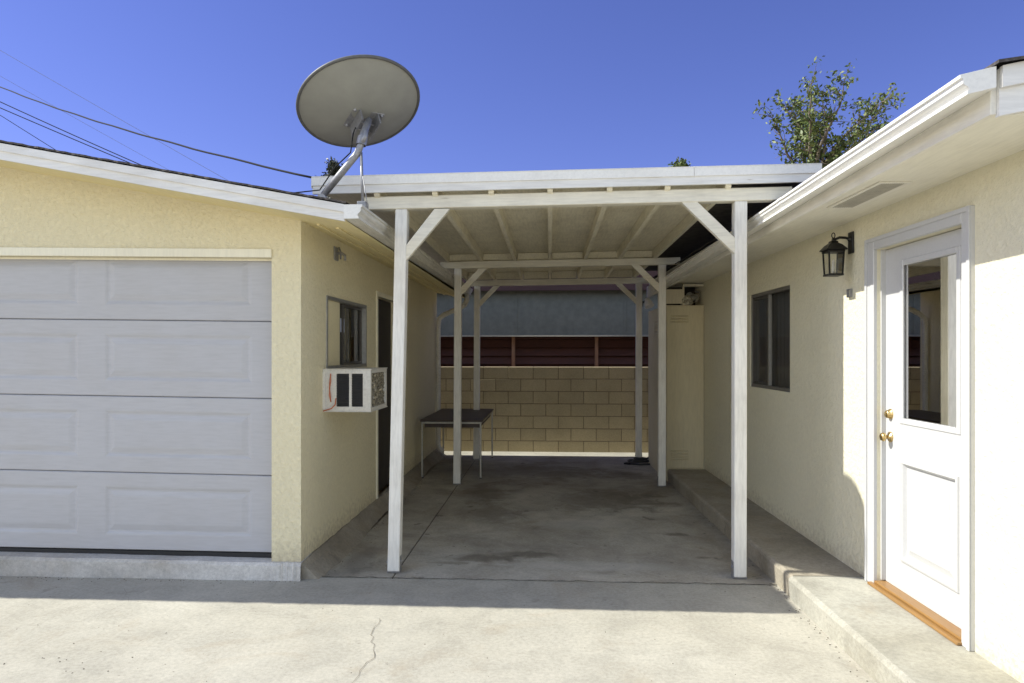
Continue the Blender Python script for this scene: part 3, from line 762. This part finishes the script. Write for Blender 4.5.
# soffit vent
g = MB()
v0, v1, w0, w1 = -0.335, -0.205, 0.26, 0.86
g.box(v0, v1, w0, w1, 2.4825, 2.4855)
for a, b, c, d in ((v0 - .02, v1 + .02, w0 - .02, w0), (v0 - .02, v1 + .02, w1, w1 + .02), (v0 - .02, v0, w0, w1), (v1, v1 + .02, w0, w1)): g.box(a, b, c, d, 2.480, 2.4875, .001)
sv = g.build('soffit_vent', M['fascia_y'], sof)
g = MB(); x = v0 + .006
while x < v1 - .004: g.box(x, x + .004, w0 + .004, w1 - .004, 2.4790, 2.4822); x += .011
g.build('vent_louvre', M['vent_grey'], sv)
# front door
rec = 0.05
TDR = lambda u, v, d: (rec + d, u, v)
gl = (0.245, 0.79, 1.20, 2.13); pl = (0.235, 0.80, 0.36, 0.965)
g = MB(); g.wall(TDR, D0 + .004, D1 - .004, HZ0, HZ1 - .004, [gl, pl], 0.02)
g.emboss(TDR, *pl, [(0.004, -.009), (0.018, -.012), (0.026, -.004), (0.036, .014), (0.050, .015), (0.085, .003), (0.088, .0)])
g.quad(TDR(D0, HZ0, .0005), TDR(D1, HZ0, .0005), TDR(D1, HZ0, .05), TDR(D0, HZ0, .05))
door = g.build('front_door', M['door_white'], house)
g = MB()
for a, b, c, d in ((gl[0] - .022, gl[0] + .012, gl[2] - .022, gl[3] + .022), (gl[1] - .012, gl[1] + .022, gl[2] - .022, gl[3] + .022), (gl[0] + .0125, gl[1] - .0125, gl[3] - .012, gl[3] + .022), (gl[0] + .0125, gl[1] - .0125, gl[2] - .022, gl[2] + .012)):
    g.box(rec - .006, rec + .008, a, b, c, d, .004)
g.build('glazing_bead', M['door_white'], door)
g = MB(); g.quad((rec + .012, gl[0], gl[2]), (rec + .012, gl[1], gl[2]), (rec + .012, gl[1], gl[3]), (rec + .012, gl[0], gl[3])); g.build('glass_pane', M['glass'], door)
g = MB()
g.box(rec + .045, rec + .055, gl[0] + .145, gl[1] + .05, gl[2] - .05, gl[3] + .05)
g.build('dark_blind', M['blind_dark'], door)
g = MB()
n = 14
for i in range(n):
    a = gl[0] - .05 + .19 * i / n; b = gl[0] - .05 + .19 * (i + 1) / n
    x0 = rec + .034 + .006 * (i % 2); x1 = rec + .034 + .006 * ((i + 1) % 2)
    g.quad((x0, a, gl[2] - .05), (x1, b, gl[2] - .05), (x1, b, gl[3] + .05), (x0, a, gl[3] + .05))
g.build('curtain', M['curtain_dim'], door)
def knob(mb, y, z, r, L): mb.lathe([(0, L), (r * .7, L - .002), (r, L - r * .5), (r * .95, L - r * .9), (r * .45, L - r * 1.3), (r * .4, .008), (r * 1.15, .007), (r * 1.2, 0)], (rec, y, z), (-1, 0, 0), 18)
g = MB(); knob(g, 0.925, 1.085, .027, .062); g.build('knob', M['brass'], door)
g = MB(); g.lathe([(0, .03), (.018, .03), (.024, .024), (.027, .006), (.032, .004), (.033, 0)], (rec, 0.925, 1.225), (-1, 0, 0), 18); g.build('deadbolt', M['brass'], door)
g = MB()
for a, b, c, d in ((D0 - .075, D0 - .0005, .15, HZ1 + .075), (D1 + .0005, D1 + .105, .15, HZ1 + .075), (D0, D1, HZ1 + .0005, HZ1 + .075)):
    g.box(-.022, .02, a, b, c, d, .004)
for a, b, c, d in ((D0 - .075, D0 - .05, .15, HZ1 + .075), (D1 + .08, D1 + .105, .15, HZ1 + .075), (D0 - .049, D1 + .079, HZ1 + .05, HZ1 + .075)):
    g.box(-.029, -.0225, a, b, c, d, .002)
for a, b, c, d in ((D1 - .002, D1 + .0, .19, HZ1),): g.box(.022, .09, a - .01, b, c, d)
g.build('door_casing', M['door_white'], door)
g = MB(); g.box(-.048, .045, D0 - .01, D1 + .03, .150, .168, .006, seg=2); g.box(-.02, .10, D0 + .003, D1 - .003, .1685, .184, .004)
g.build('threshold', M['oak'], door)
# side window
g = MB(); t = .03
for a, b, c, d in ((V0, V1, VZ1 - t, VZ1), (V0, V1, VZ0, VZ0 + t), (V0, V0 + t, VZ0 + t, VZ1 - t), (V1 - t, V1, VZ0 + t, VZ1 - t)): g.box(.012, .06, a + .001, b - .001, c, d, .002)
hw_ = g.build('window', M['alu_dark'], house)
vm = (V0 + V1) / 2 + .05
g = MB()
for a, b, c, d in ((vm, vm + .03, VZ0 + t, VZ1 - t), (vm + .031, V1 - t, VZ0 + t, VZ0 + t + .025), (vm + .031, V1 - t, VZ1 - t - .025, VZ1 - t)): g.box(.025, .052, a, b, c, d, .002)
g.build('sash', M['alu_mid'], hw_)
g = MB(); g.box(.025, .052, V0 + t, V0 + t + .02, VZ0 + t, VZ1 - t, .002); g.build('sash', M['alu_dark'], hw_)
for ya, yb in ((V0 + t, vm), (vm + .03, V1 - t)):
    g = MB(); g.quad((.048, ya, VZ0 + t), (.048, yb, VZ0 + t), (.048, yb, VZ1 - t), (.048, ya, VZ1 - t)); g.build('pane', M['glass_dull'], hw_)
g = MB(); g.quad((.022, vm + .03, VZ0 + t), (.022, V1 - t, VZ0 + t), (.022, V1 - t, VZ1 - t), (.022, vm + .03, VZ1 - t)); g.build('insect_screen', M['screen'], hw_)
g = MB(); n = 26
for i in range(n):
    a = V0 - .1 + 1.27 * i / n; b = a + 1.27 / n
    g.quad((.10 + .012 * (i % 2), a, VZ0 - .1), (.10 + .012 * ((i + 1) % 2), b, VZ0 - .1), (.10 + .012 * ((i + 1) % 2), b, VZ1 + .1), (.10 + .012 * (i % 2), a, VZ1 + .1))
g.build('curtain', M['blind'], hw_)
# bell box on the wall by the door casing
g = MB()
for a, b, c, d in ((1.322, 1.378, 2.026, 2.032), (1.322, 1.378, 1.976, 1.982), (1.322, 1.328, 1.982, 2.026), (1.372, 1.378, 1.982, 2.026)): g.box(-.016, -.001, a, b, c, d)
g.build('bell_box', M['galv'], house)

# ------------------------------------------------------------------ wall lantern
def house_pt(x, y, z):
    c, s = math.cos(HR), math.sin(HR); return (HO[0] + c * x - s * y, HO[1] + s * x + c * y, z)
lant = empty('wall_lantern', house_pt(0, 1.33, 2.365), HR)
lant.scale = (.92, .92, .97)
tag(lant, 'small black wall lantern with glass sides under the house eave beside the white door', 'wall light')
LX = -0.135; base = -0.245; hgt = 0.155; a0, a1 = 0.046, 0.053
g = MB(); g.box(-.014, -.001, -.04, .04, -.10, .05, .004); g.build('back_plate', M['black'], lant)
g = MB(); g.tube([(-.01, 0, -.0), (-.05, 0, .01), (-.09, 0, .012), (LX, 0, -.005)], .009, 8); g.lathe([(.022, 0), (.018, .012), (.009, .02)], (-.013, 0, 0), (-1, 0, 0), 12); g.build('arm', M['black'], lant)
g = MB()
for sx in (-1, 1):
    for sy in (-1, 1): g.bar((LX + sx * a0, sy * a0, base), (LX + sx * a1, sy * a1, base + hgt), .010, .010, up=(1, 0, 0))
g.box(LX - a0 - .008, LX + a0 + .008, -a0 - .008, a0 + .008, base - .010, base + .004, .002)
g.box(LX - a1 - .008, LX + a1 + .008, -a1 - .008, a1 + .008, base + hgt - .004, base + hgt + .010, .002)
cage = g.build('cage', M['black'], lant)
g = MB(); zt = base + hgt + .011
rings = [(a1 + .020, zt), (a1 + .018, zt + .008), (.046, zt + .038), (.026, zt + .052), (.024, zt + .064), (.010, zt + .072), (.008, zt + .088)]
vs = []
for r, z in rings: vs += [(LX - r, -r, z), (LX + r, -r, z), (LX + r, r, z), (LX - r, r, z)]
g.add(vs, [(4 * i + k, 4 * i + (k + 1) % 4, 4 * i + 4 + (k + 1) % 4, 4 * i + 4 + k) for i in range(len(rings) - 1) for k in range(4)] + [(0, 1, 2, 3)])
zr = zt + .105; g.tube([(LX + .012 * math.sin(t * math.pi / 5), .0, zr - .018 * math.cos(t * math.pi / 5)) for t in range(11)], .0035, 6)
g.build('cap', M['black'], lant)
g = MB()
for sx, sy in ((-1, 0), (1, 0), (0, -1), (0, 1)):
    def P(a, t, z):
        q = a - .003
        return (LX + (sx * q if sx else t * q), (sy * q if sy else t * q), z)
    g.quad(P(a0, -1, base + .004), P(a0, 1, base + .004), P(a1, 1, base + hgt - .004), P(a1, -1, base + hgt - .004))
g.build('glass_pane', M['glass_lamp'], cage)
g = MB(); g.lathe([(0, .0), (.012, 0), (.012, .05), (.010, .052), (.008, .09), (.003, .10), (0, .102)], (LX, 0, base + .004), (0, 0, 1), 12); g.build('candle_bulb', m_plain('ivory candle', (.8, .78, .7), .4), lant)

# ------------------------------------------------------------------ satellite dish
dc = Vector((-1.377, 4.96, 3.401))
dish = empty('satellite_dish', (-1.60, 4.78, 2.70)); rel = Rel(dish)
tag(dish, 'large grey satellite dish seen from behind on a bent mast above the garage eave', 'satellite dish')
nrm = Vector((-0.298, 0.346, 0.889)).normalized()     # the way the dish looks: away from the street and up
ua = nrm.cross(Vector((0, 0, 1))).normalized(); ub = ua.cross(nrm)
Rd = 0.434; dep = 0.075
g = MB(); nr, ns = 12, 64
def dp(r, t, off=0.0): 
    q = r / Rd
    return dc + ua * (r * math.cos(t)) + ub * (r * math.sin(t)) + nrm * (dep * (q * q - 1) + off)
for off, flip in ((0.0, 0), (-0.004, 1)):
    vs = [dp(Rd * max(i, .001) / nr, 2 * math.pi * k / ns, off) for i in range(nr + 1) for k in range(ns)]
    g.add(vs, [(i * ns + k, i * ns + (k + 1) % ns, (i + 1) * ns + (k + 1) % ns, (i + 1) * ns + k) for i in range(nr) for k in range(ns)], 0, True)
rel(g).build('reflector', M['dish_grey'], dish)
g = MB(); g.tube([dp(Rd + .001, 2 * math.pi * k / ns, -.004) for k in range(ns + 1)], .0115, 8, caps=False); rel(g).build('rim', M['dish_rim'], dish)
# rear bracket: low on the back, near the mast
bc = dc - ub * 0.07 + ua * 0.05 - nrm * (dep + 0.0)
g = MB()
def bx(c, w_, h_, t_, mb, bev=.004):
    mb.box(-w_ / 2, w_ / 2, -h_ / 2, h_ / 2, -t_, 0, bev, xf=lambda p: c + ua * p.x + ub * p.y + nrm * p.z)
bx(bc + nrm * .012, .25, .19, .014, g)
for sx in (-1, 1):
    bx(bc + ua * sx * .07 - nrm * 0.0, .012, .19, .095, g, .002)
for sx in (-1, 1):
    for sy in (-1, 1):
        g.lathe([(0, .016), (.010, .014), (.013, 0)], bc + ua * sx * .105 + ub * sy * .078, -nrm, 8)
g.tube([bc + ua * .0 - nrm * .05 + ub * .02 - ua * .075, bc - nrm * .05 + ub * .02 + ua * .075], .009, 8)
g.tube([bc - nrm * .05 - ub * .05 - ua * .075, bc - nrm * .05 - ub * .05 + ua * .075], .009, 8)
rel(g).build('rear_bracket', M['galv'], dish)
m0 = Vector((-1.575, 4.76, 2.70)); m1 = Vector((-1.30, 4.70, 2.99)); m2 = Vector((-1.285, 4.72, 3.10)); m3 = bc - nrm * .055 + ub * .06
g = MB(); g.tube([m0, m0.lerp(m1, .5), m0.lerp(m1, .93), m1.lerp(m2, .5), m2, m2.lerp(m3, .5), m3], .024, 14); rel(g).build('mast', M['galv'], dish)
g = MB()
g.tube([m2 + Vector((0.0, -.028, -.06)), m2 + Vector((.02, -.03, -.03)), m2 + Vector((.03, -.03, .02))], .018, 8)
g.lathe([(.034, -.03), (.034, .03)], m1.lerp(m2, .6), (m2 - m1), 12)
rel(g).build('clamp', M['galv'], dish)
g = MB(); g.tube([m1.lerp(m0, .05) + Vector((.02, 0, 0)), Vector((-1.27, 4.66, 2.62))], .010, 8); g.box(-1.30, -1.24, 4.62, 4.70, 2.545, 2.625, .004)
g.tube([Vector((-1.27, 4.66, 2.80)), Vector((-1.22, 4.60, 2.58))], .003, 5)
rel(g).build('strut', M['galv'], dish)
g = MB(); g.tube([bc - nrm * .03 - ub * .05 - ua * .05, m2 + Vector((-.06, -.03, .0)), m1 + Vector((-.06, -.02, -.02)), m0.lerp(m1, .5) + Vector((-.045, 0, .04)), m0 + Vector((-.02, -.02, .03)), m0 + Vector((-.2, -.05, .005)), m0 + Vector((-.35, 0, .03))], .0045, 6)
rel(g).build('coax_cable', M['cable'], dish)
g = MB(); g.box(m0.x - .09, m0.x + .05, m0.y - .07, m0.y + .07, 2.635, 2.655, .004); g.tube([m0 - Vector((0, .05, .03)), m0 + Vector((0, .05, -.03))], .03, 10)
for dx in (-.06, .02): g.lathe([(0, .012), (.012, .01), (.014, 0)], (m0.x + dx, m0.y - .04, 2.655), (0, 0, 1), 8)
rel(g).build('foot', M['galv'], dish)

# ------------------------------------------------------------------ table
table = empty('table', (-1.26, 9.70, 0)); rel = Rel(table)
tag(table, 'dark topped work table with thin pale steel legs against the garage wall', 'table')
tx0, tx1, ty0, ty1 = -1.655, -0.86, 8.80, 10.60
g = MB(); g.box(tx0, tx1, ty0, ty1, .722, .748, .004); rel(g).build('table_top', M['table_top'], table)
g = MB()
for a, b, c, d in ((tx0 + .01, tx1 - .01, ty0 + .008, ty0 + .03), (tx0 + .01, tx1 - .01, ty1 - .03, ty1 - .008)): g.box(a, b, c, d, .697, .7215, .002)
for a in (tx0 + .012, tx1 - .034): g.box(a, a + .022, ty0 + .031, ty1 - .031, .697, .7215, .002)
rel(g).build('frame', M['table_leg'], table)
g = MB(); g.box(tx0 + .04, tx1 - .04, ty0 + .10, ty1 - .10, .64, .6965, .002); rel(g).build('apron', M['table_top'], table)
for x in (tx0 + .022, tx1 - .022):
    for y in (ty0 + .02, ty1 - .02):
        g = MB(); g.box(x - .011, x + .011, y - .011, y + .011, .012, .6965, .002); lg = rel(g).build('leg', M['table_leg'], table)
        g = MB(); g.box(x - .014, x + .014, y - .014, y + .014, 0, .0125, .002); rel(g).build('foot_pad', M['seal'], lg)

# ------------------------------------------------------------------ block wall
bw = empty('block_wall', (0, 11.25, 0)); rel = Rel(bw)
tag(bw, 'tan concrete block wall across the back of the carport', 'wall')
g = MB(); bl, bh = 0.406, 0.2; rnd = random.Random(9)
for r in range(7):
    x = -9 + (0 if r % 2 else bl / 2)
    while x < 7:
        e = rnd.uniform(-.0008, .0008)
        g.box(x + .005, x + bl - .005, 11.25 + e, 11.43, r * bh + .004 - .02, (r + 1) * bh - .006 - .02, .004); x += bl
rel(g).build('blocks', M['block'], bw, weld=False)
g = MB(); g.box(-9, 7.2, 11.2535, 11.42, -.1, 1.372); rel(g).build('mortar', M['mortar'], bw)

# ------------------------------------------------------------------ neighbour's shed behind the wall
nb = empty('neighbour_shed', (0, 12.2, 0)); rel = Rel(nb)
tag(nb, 'blue grey panelled shed with oxblood slats and eave behind the block wall', 'shed')
g = MB()
px = [-8.5 + 1.9 * i for i in range(9)]
for a, b in zip(px[:-1], px[1:]): g.box(a + .31, b + .30, 12.2, 12.24, 1.90, 2.78, .003)
rel(g).build('wall_panel', M['nb_wall'], nb)
g = MB()
for a in px:
    g = MB(); g.box(a + .285, a + .325, 12.19, 12.1995, 1.90, 2.70, .002)
    rel(g).build('cover_strip', M['nb_wall'], nb)
g = MB(); g.box(-8.6, 7.4, 12.16, 12.22, 1.885, 1.915, .003); rel(g).build('rail', M['alu'], nb)
g = MB()
z = .2
while z < 1.85:
    g.box(-8.5, 7.2, 12.44, 12.46, z, z + .135, .003, xf=lambda p: (p.x, p.y + (p.z - z) * .35, p.z)); z += .15
rel(g).build('slats', M['nb_red'], nb)
for k in range(11):
    x = -8.0 + 1.47 * k
    g = MB(); g.box(x - .03, x + .03, 12.30, 12.40, 0, 1.885, .003); rel(g).build('post', M['nb_post'], nb)
g = MB(); g.box(-8.6, 7.4, 11.98, 12.02, 2.675, 3.06, .003); g.box(-8.6, 7.4, 12.021, 14.5, 2.80, 2.90)
nroof = rel(g).build('roof', M['nb_eave'], nb)
g = MB(); g.box(-8.5, 7.2, 12.6, 12.7, 0, 2.8); rel(g).build('rear_wall', M['nb_red'], nb)

# ------------------------------------------------------------------ utility cabinet (water heater closet)
cab = empty('utility_cabinet', house_pt(-.25, 5.56, 0), HR)
tag(cab, 'tall beige sheet metal cabinet with louvre slots beside the house wall at the carport rear', 'cabinet')
X0, X1, Y0, Y1, Z1 = -.225, .268, -.22, 1.15, 2.20     # local to the cabinet
g = MB(); g.box(X0 - .0, X1 - .012, Y0 + .02, Y1, .0, Z1, .004); g.build('body', M['cab_side'], cab)
g = MB(); g.box(X0 + .004, X1 - .03, Y0, Y0 + .018, .16, Z1 - .01, .004)
cd = g.build('door', M['cab'], cab)
def louv(mb, T, u0, u1, zs):
    for z in zs:
        mb.add([T(u0, z, 0), T(u1, z, 0), T(u1, z - .012, .012), T(u0, z - .012, .012), T(u0, z - .018, 0), T(u1, z - .018, 0)], [(0, 1, 2, 3), (3, 2, 5, 4)])
for zl in ([.28 + .035 * k for k in range(4)], [2.0 + .035 * k for k in range(3)]):
    g = MB(); louv(g, lambda u, z, d: (u, Y0 - d - .0005, z), X0 + .05, X0 + .27, zl); g.build('louvre', M['cab'], cd)
g = MB(); louv(g, lambda u, z, d: (X0 - d - .0005, u, z), .30, .62, [1.86 + .035 * k for k in range(6)]); g.build('side_louvre', M['cab_side'], cab)
g = MB(); g.box(X0 + .004, X1 - .03, Y0 + .005, Y0 + .019, .0, .155, .003); g.build('kick_plate', M['cab'], cab)
# open shelf space above it
g = MB()
g.box(X0 + .21, X0 + .23, Y0 + .03, Y0 + .06, Z1 + .001, 2.465, .002); g.box(X0 + .231, X1 - .02, Y0 + .03, Y0 + .05, 2.435, 2.465, .002); g.build('hood_frame', M['cab_side'], cab)
g = MB(); g.box(X0, X0 + .209, Y0 + .035, Y0 + .05, Z1 + .02, 2.40, .002); g.build('hood_panel', M['cab_side'], cab)
g = MB(); g.box(X0, X1 - .02, Y0 + .5, Y0 + .52, Z1 + .001, 2.47); g.build('hood_back', M['dark_door'], cab)  # near-black backdrop; the gap's dark interior is put into its colour
duct = empty('duct_hose', house_pt(-.25 + .12, 5.56 - .05, Z1)); rel = Rel(duct)
tag(duct, 'crumpled silver duct hose lying in the gap above the beige cabinet', 'hose')
g = MB(); rnd = random.Random(2); o_ = Vector(duct.location)
pts = [o_ + Vector((-.06 + .06 * math.cos(i * .7) + .022 * i * .35, .02 + .05 * math.sin(i * .7), .05 + .007 * i)) for i in range(14)]
g.tube(pts, [.034 + .008 * (i % 2) for i in range(14)], 10)
rel(g).build('coil', M['foil'], duct)
g = MB(); g.tube([o_ + Vector((.05, -.02, .04)), o_ + Vector((.09, .0, .12)), o_ + Vector((.11, .02, .17)), o_ + Vector((.06, .05, .19))], .015, 8); rel(g).build('tail', M['foam'], duct)
g = MB(); o_ = Vector(house_pt(-.25 - .06, 5.56 - .08, Z1)); vs = []
rnd = random.Random(8)
bmq = bmesh.new(); bmesh.ops.create_icosphere(bmq, subdivisions=3, radius=.07)
for v in bmq.verts:
    q = 1 + rnd.uniform(-.16, .16); v.co = Vector((v.co.x * 1.15 * q, v.co.y * q, max(-.055, v.co.z * q) + .056))
bmq.verts.index_update(); g.add([v.co for v in bmq.verts], [[v.index for v in f.verts] for f in bmq.faces]); bmq.free()
ob = g.build('packing_wad', M['foam']); ob.location = house_pt(-.25 + .04, 5.56 - .14, Z1 + .001)
tag(ob, 'wad of pale crumpled packing on top of the beige cabinet', 'packing')

# ------------------------------------------------------------------ flood lamp on the rear post
fl = empty('flood_lamp', (1.37, 10.40, 2.30)); rel = Rel(fl)
tag(fl, 'small silver flood lamp clipped to the right rear carport post', 'lamp')
g = MB(); g.lathe([(0, .0), (.035, .002), (.042, .03), (.066, .09), (.070, .13), (.062, .13), (.036, .05)], (1.425, 10.33, 2.40), (.25, -.35, -.9), 18); rel(g).build('shade', m_plain('bright aluminium shade', (.8, .8, .79), .35, .0, .05, 20, 0), fl)
g = MB(); g.tube([(1.365, 10.40, 2.33), (1.39, 10.39, 2.36), (1.42, 10.36, 2.39)], .012, 8); g.box(1.3625, 1.375, 10.38, 10.43, 2.29, 2.37, .002); rel(g).build('clamp', M['black'], fl)

# coil of hose at the foot of that post
hs = empty('garden_hose', (1.33, 10.25, 0)); rel = Rel(hs)
tag(hs, 'dark hose lying in a loose tangle at the foot of the right rear post', 'hose')
g = MB(); rnd = random.Random(4)
pts = []
for i in range(60):
    t = i * .33; r = .10 + .05 * math.sin(i * .21)
    pts.append((1.33 + 1.3 * r * math.cos(t) , 10.22 + r * math.sin(t), .014 + .0009 * i + .004 * math.sin(i)))
pts += [(1.47, 10.2, .05), (1.5, 10.1, .03), (1.42, 10.0, .016), (1.28, 9.97, .014), (1.15, 10.02, .014)]
g.tube(pts, .012, 8); rel(g).build('loops', M['rubber_hose'], hs)
g = MB(); g.tube([(1.15, 10.02, .014), (1.10, 10.04, .016), (1.06, 10.05, .016)], [.016, .018, .012], 10); rel(g).build('nozzle', M['black'], hs)

# ------------------------------------------------------------------ overhead cables
def cable(a, b, sag, r, mat, label, wav=0.0):
    a = Vector(a); b = Vector(b); n = 60; pts = []
    rnd = random.Random(int(a.z * 100))
    for i in range(n + 1):
        t = i / n; p = a.lerp(b, t); p.z -= sag * 4 * t * (1 - t); p.z += wav * math.sin(t * 70) * (0.4 + rnd.random() * .6)
        pts.append(p - a)
    g = MB(); g.tube(pts, r, 6); o = g.build('overhead_cable', M[mat]); o.location = a
    tag(o, label, 'cable', 'cables crossing the sky over the garage'); return o
cable((-13.0, 13.6, 7.95), (-1.72, 4.98, 2.875), 0.22, .009, 'cable', 'thick black overhead cable sloping down to the left end of the carport fascia', .004)
cable((-16.0, 16.3, 8.95), (-7.6, 15.6, 5.15), 0.05, .012, 'cable', 'upper of the two close black cables that drop behind the garage roof')
cable((-16.0, 16.0, 8.72), (-7.6, 15.7, 5.12), 0.03, .012, 'cable', 'lower of the two close black cables that drop behind the garage roof')
cable((-15.0, 16.0, 8.45), (-9.5, 16.0, 5.05), 0.02, .008, 'cable', 'short black cable in the far left corner just above the garage roof')
cable((-22.0, 22.0, 13.85), (-7.5, 22.0, 5.55), 0.05, .007, 'cable_grey', 'faint grey highest cable crossing over the thick black cable')
cable((-20.0, 22.0, 11.8), (-9.0, 22.0, 5.7), 0.03, .0055, 'cable_grey', 'faintest thin grey cable between the thick black cable and the close black pair')

# ------------------------------------------------------------------ trees
def tree(name, base, crown_z, top_z, rad, label, leafmat, nlimb, nsub, leaf, dens, seed, fan=0.9, trunk_r=.16):
    rnd = random.Random(seed); root = empty(name, base); tag(root, label, 'tree')
    tr = MB(); lf = MB(); H = crown_z
    tpts = [Vector((0.05 * math.sin(i * .9), .04 * math.cos(i * 1.3), H * i / 6)) for i in range(7)]
    tr.tube(tpts, [trunk_r * (1 - .09 * i) for i in range(7)], 10)
    def leafclump(p, sc, n):
        for _ in range(n):
            q = p + Vector((rnd.gauss(0, 1), rnd.gauss(0, 1), rnd.gauss(0, .8))) * sc
            u = Vector((rnd.gauss(0, 1), rnd.gauss(0, 1), rnd.gauss(0, 1))).normalized(); v = u.cross(Vector((rnd.gauss(0, 1), rnd.gauss(0, 1), rnd.gauss(0, 1)))).normalized()
            s = leaf * rnd.uniform(.6, 1.3)
            lf.add([q - u * s, q + v * s * .45, q + u * s, q - v * s * .45], [(0, 1, 2, 3)])
    for k in range(nlimb):
        az = 2 * math.pi * (k + rnd.random() * .7) / nlimb; sp = rnd.uniform(.15, 1) ** .7 * fan
        d = Vector((math.cos(az) * sp, math.sin(az) * sp, 1)).normalized(); L = (top_z - crown_z) * rnd.uniform(.65, 1.0) / max(d.z, .45) 
        L = min(L, rad * 1.5 / max(.2, math.hypot(d.x, d.y))) 
        st = tpts[-1] - Vector((0, 0, rnd.uniform(0, H * .12)))
        pts = [st]; n = 9
        for i in range(n):
            d = (d + Vector((rnd.gauss(0, .13), rnd.gauss(0, .13), rnd.gauss(0.02, .09)))).normalized(); pts.append(pts[-1] + d * L / n)
        tr.tube(pts, [trunk_r * .32 * (1 - i / (n + .5)) + .006 for i in range(n + 1)], 6)
        for i in range(2, n + 1):
            for _ in range(nsub):
                dd = (d + Vector((rnd.gauss(0, .8), rnd.gauss(0, .8), rnd.gauss(.15, .6)))).normalized(); l2 = L * rnd.uniform(.08, .24)
                q = [pts[i]]
                for j in range(4):
                    dd = (dd + Vector((rnd.gauss(0, .25), rnd.gauss(0, .25), rnd.gauss(0, .2)))).normalized(); q.append(q[-1] + dd * l2 / 4)
                tr.tube(q, [.011, .009, .007, .005, .003], 4, caps=False)
                for j in (1, 2, 3, 4):
                    if rnd.random() < dens: leafclump(q[j], leaf * 1.3, rnd.randint(5, 14))
            if rnd.random() < dens: leafclump(pts[i], leaf * 1.6, rnd.randint(6, 16))
    tr.build('trunk', M['bark'], root, weld=False); lf.build('crown', leafmat, root, weld=False)
    return root
tree('leafy_tree', (6.72, 18.0, 0), 6.0, 8.5, 1.0, 'sparse twiggy tree with small olive leaf clumps rising behind the house gutter', M['leaf'], 14, 3, .062, .36, 12, .70)
tree('leafy_tree', (3.80, 20.0, 0), 6.3, 7.2, .40, 'tip of a bushy green treetop just showing above the middle of the carport fascia', M['leaf'], 8, 3, .06, .8, 8, .5, .10)
tree('leafy_tree', (-6.28, 20.0, 0), 6.3, 7.2, .50, 'dark grey green treetop just showing by the foot of the dish mast', M['leaf_dark'], 12, 4, .06, .95, 3, .6, .10)

# ------------------------------------------------------------------ light, sky, camera
EL = 43.0
sun = bpy.data.lights.new('sun', 'SUN'); sun.energy = 3.3; sun.angle = R(0.53); sun.color = (1.0, 0.98, 0.88)
so = bpy.data.objects.new('sun', sun); COL.objects.link(so); so.rotation_euler = (0, -R(90 - EL), 0); so.location = (-20, 0, 20)
wd = bpy.data.worlds.new('World'); scene.world = wd; wd.use_nodes = True
nt = wd.node_tree; sky = nt.nodes.new('ShaderNodeTexSky'); sky.sky_type = 'NISHITA'; sky.sun_disc = False
sky.sun_elevation = R(EL); sky.sun_rotation = R(-90); sky.air_density = 1.0; sky.dust_density = 0.3; sky.ozone_density = 3.0; sky.altitude = 200
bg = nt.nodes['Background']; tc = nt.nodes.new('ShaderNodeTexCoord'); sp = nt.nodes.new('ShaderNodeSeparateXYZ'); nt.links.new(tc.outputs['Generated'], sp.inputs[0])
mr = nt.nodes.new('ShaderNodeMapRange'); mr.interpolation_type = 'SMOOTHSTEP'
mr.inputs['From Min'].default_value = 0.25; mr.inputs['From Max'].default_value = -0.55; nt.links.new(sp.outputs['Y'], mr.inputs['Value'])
# deep clear blue towards the back of the lot, added brightening on the street side fills the shaded fronts
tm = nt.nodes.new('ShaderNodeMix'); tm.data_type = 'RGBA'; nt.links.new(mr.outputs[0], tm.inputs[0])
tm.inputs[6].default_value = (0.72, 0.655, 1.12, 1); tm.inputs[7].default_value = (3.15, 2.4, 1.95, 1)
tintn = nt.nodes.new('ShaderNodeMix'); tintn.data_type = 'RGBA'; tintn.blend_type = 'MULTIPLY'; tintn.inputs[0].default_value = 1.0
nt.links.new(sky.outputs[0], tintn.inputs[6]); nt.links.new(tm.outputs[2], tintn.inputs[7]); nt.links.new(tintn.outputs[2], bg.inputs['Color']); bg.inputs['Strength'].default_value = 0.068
cam = bpy.data.cameras.new('camera'); co = bpy.data.objects.new('camera', cam); COL.objects.link(co)
co.location = (0, 0, 1.6); co.rotation_euler = (R(90), 0, math.atan(38 / 695))
cam.sensor_width = 36; cam.lens = 695 / 1024 * 36; cam.shift_y = 11.5 / 1024; cam.clip_end = 3000; cam.clip_start = 0.05
scene.camera = co
vs_ = scene.view_settings; vs_.view_transform = 'Standard'; vs_.look = 'None'; vs_.gamma = 1; vs_.exposure = 1.05
scene.cycles.max_bounces = 10; scene.cycles.diffuse_bounces = 6; scene.cycles.use_denoising = True
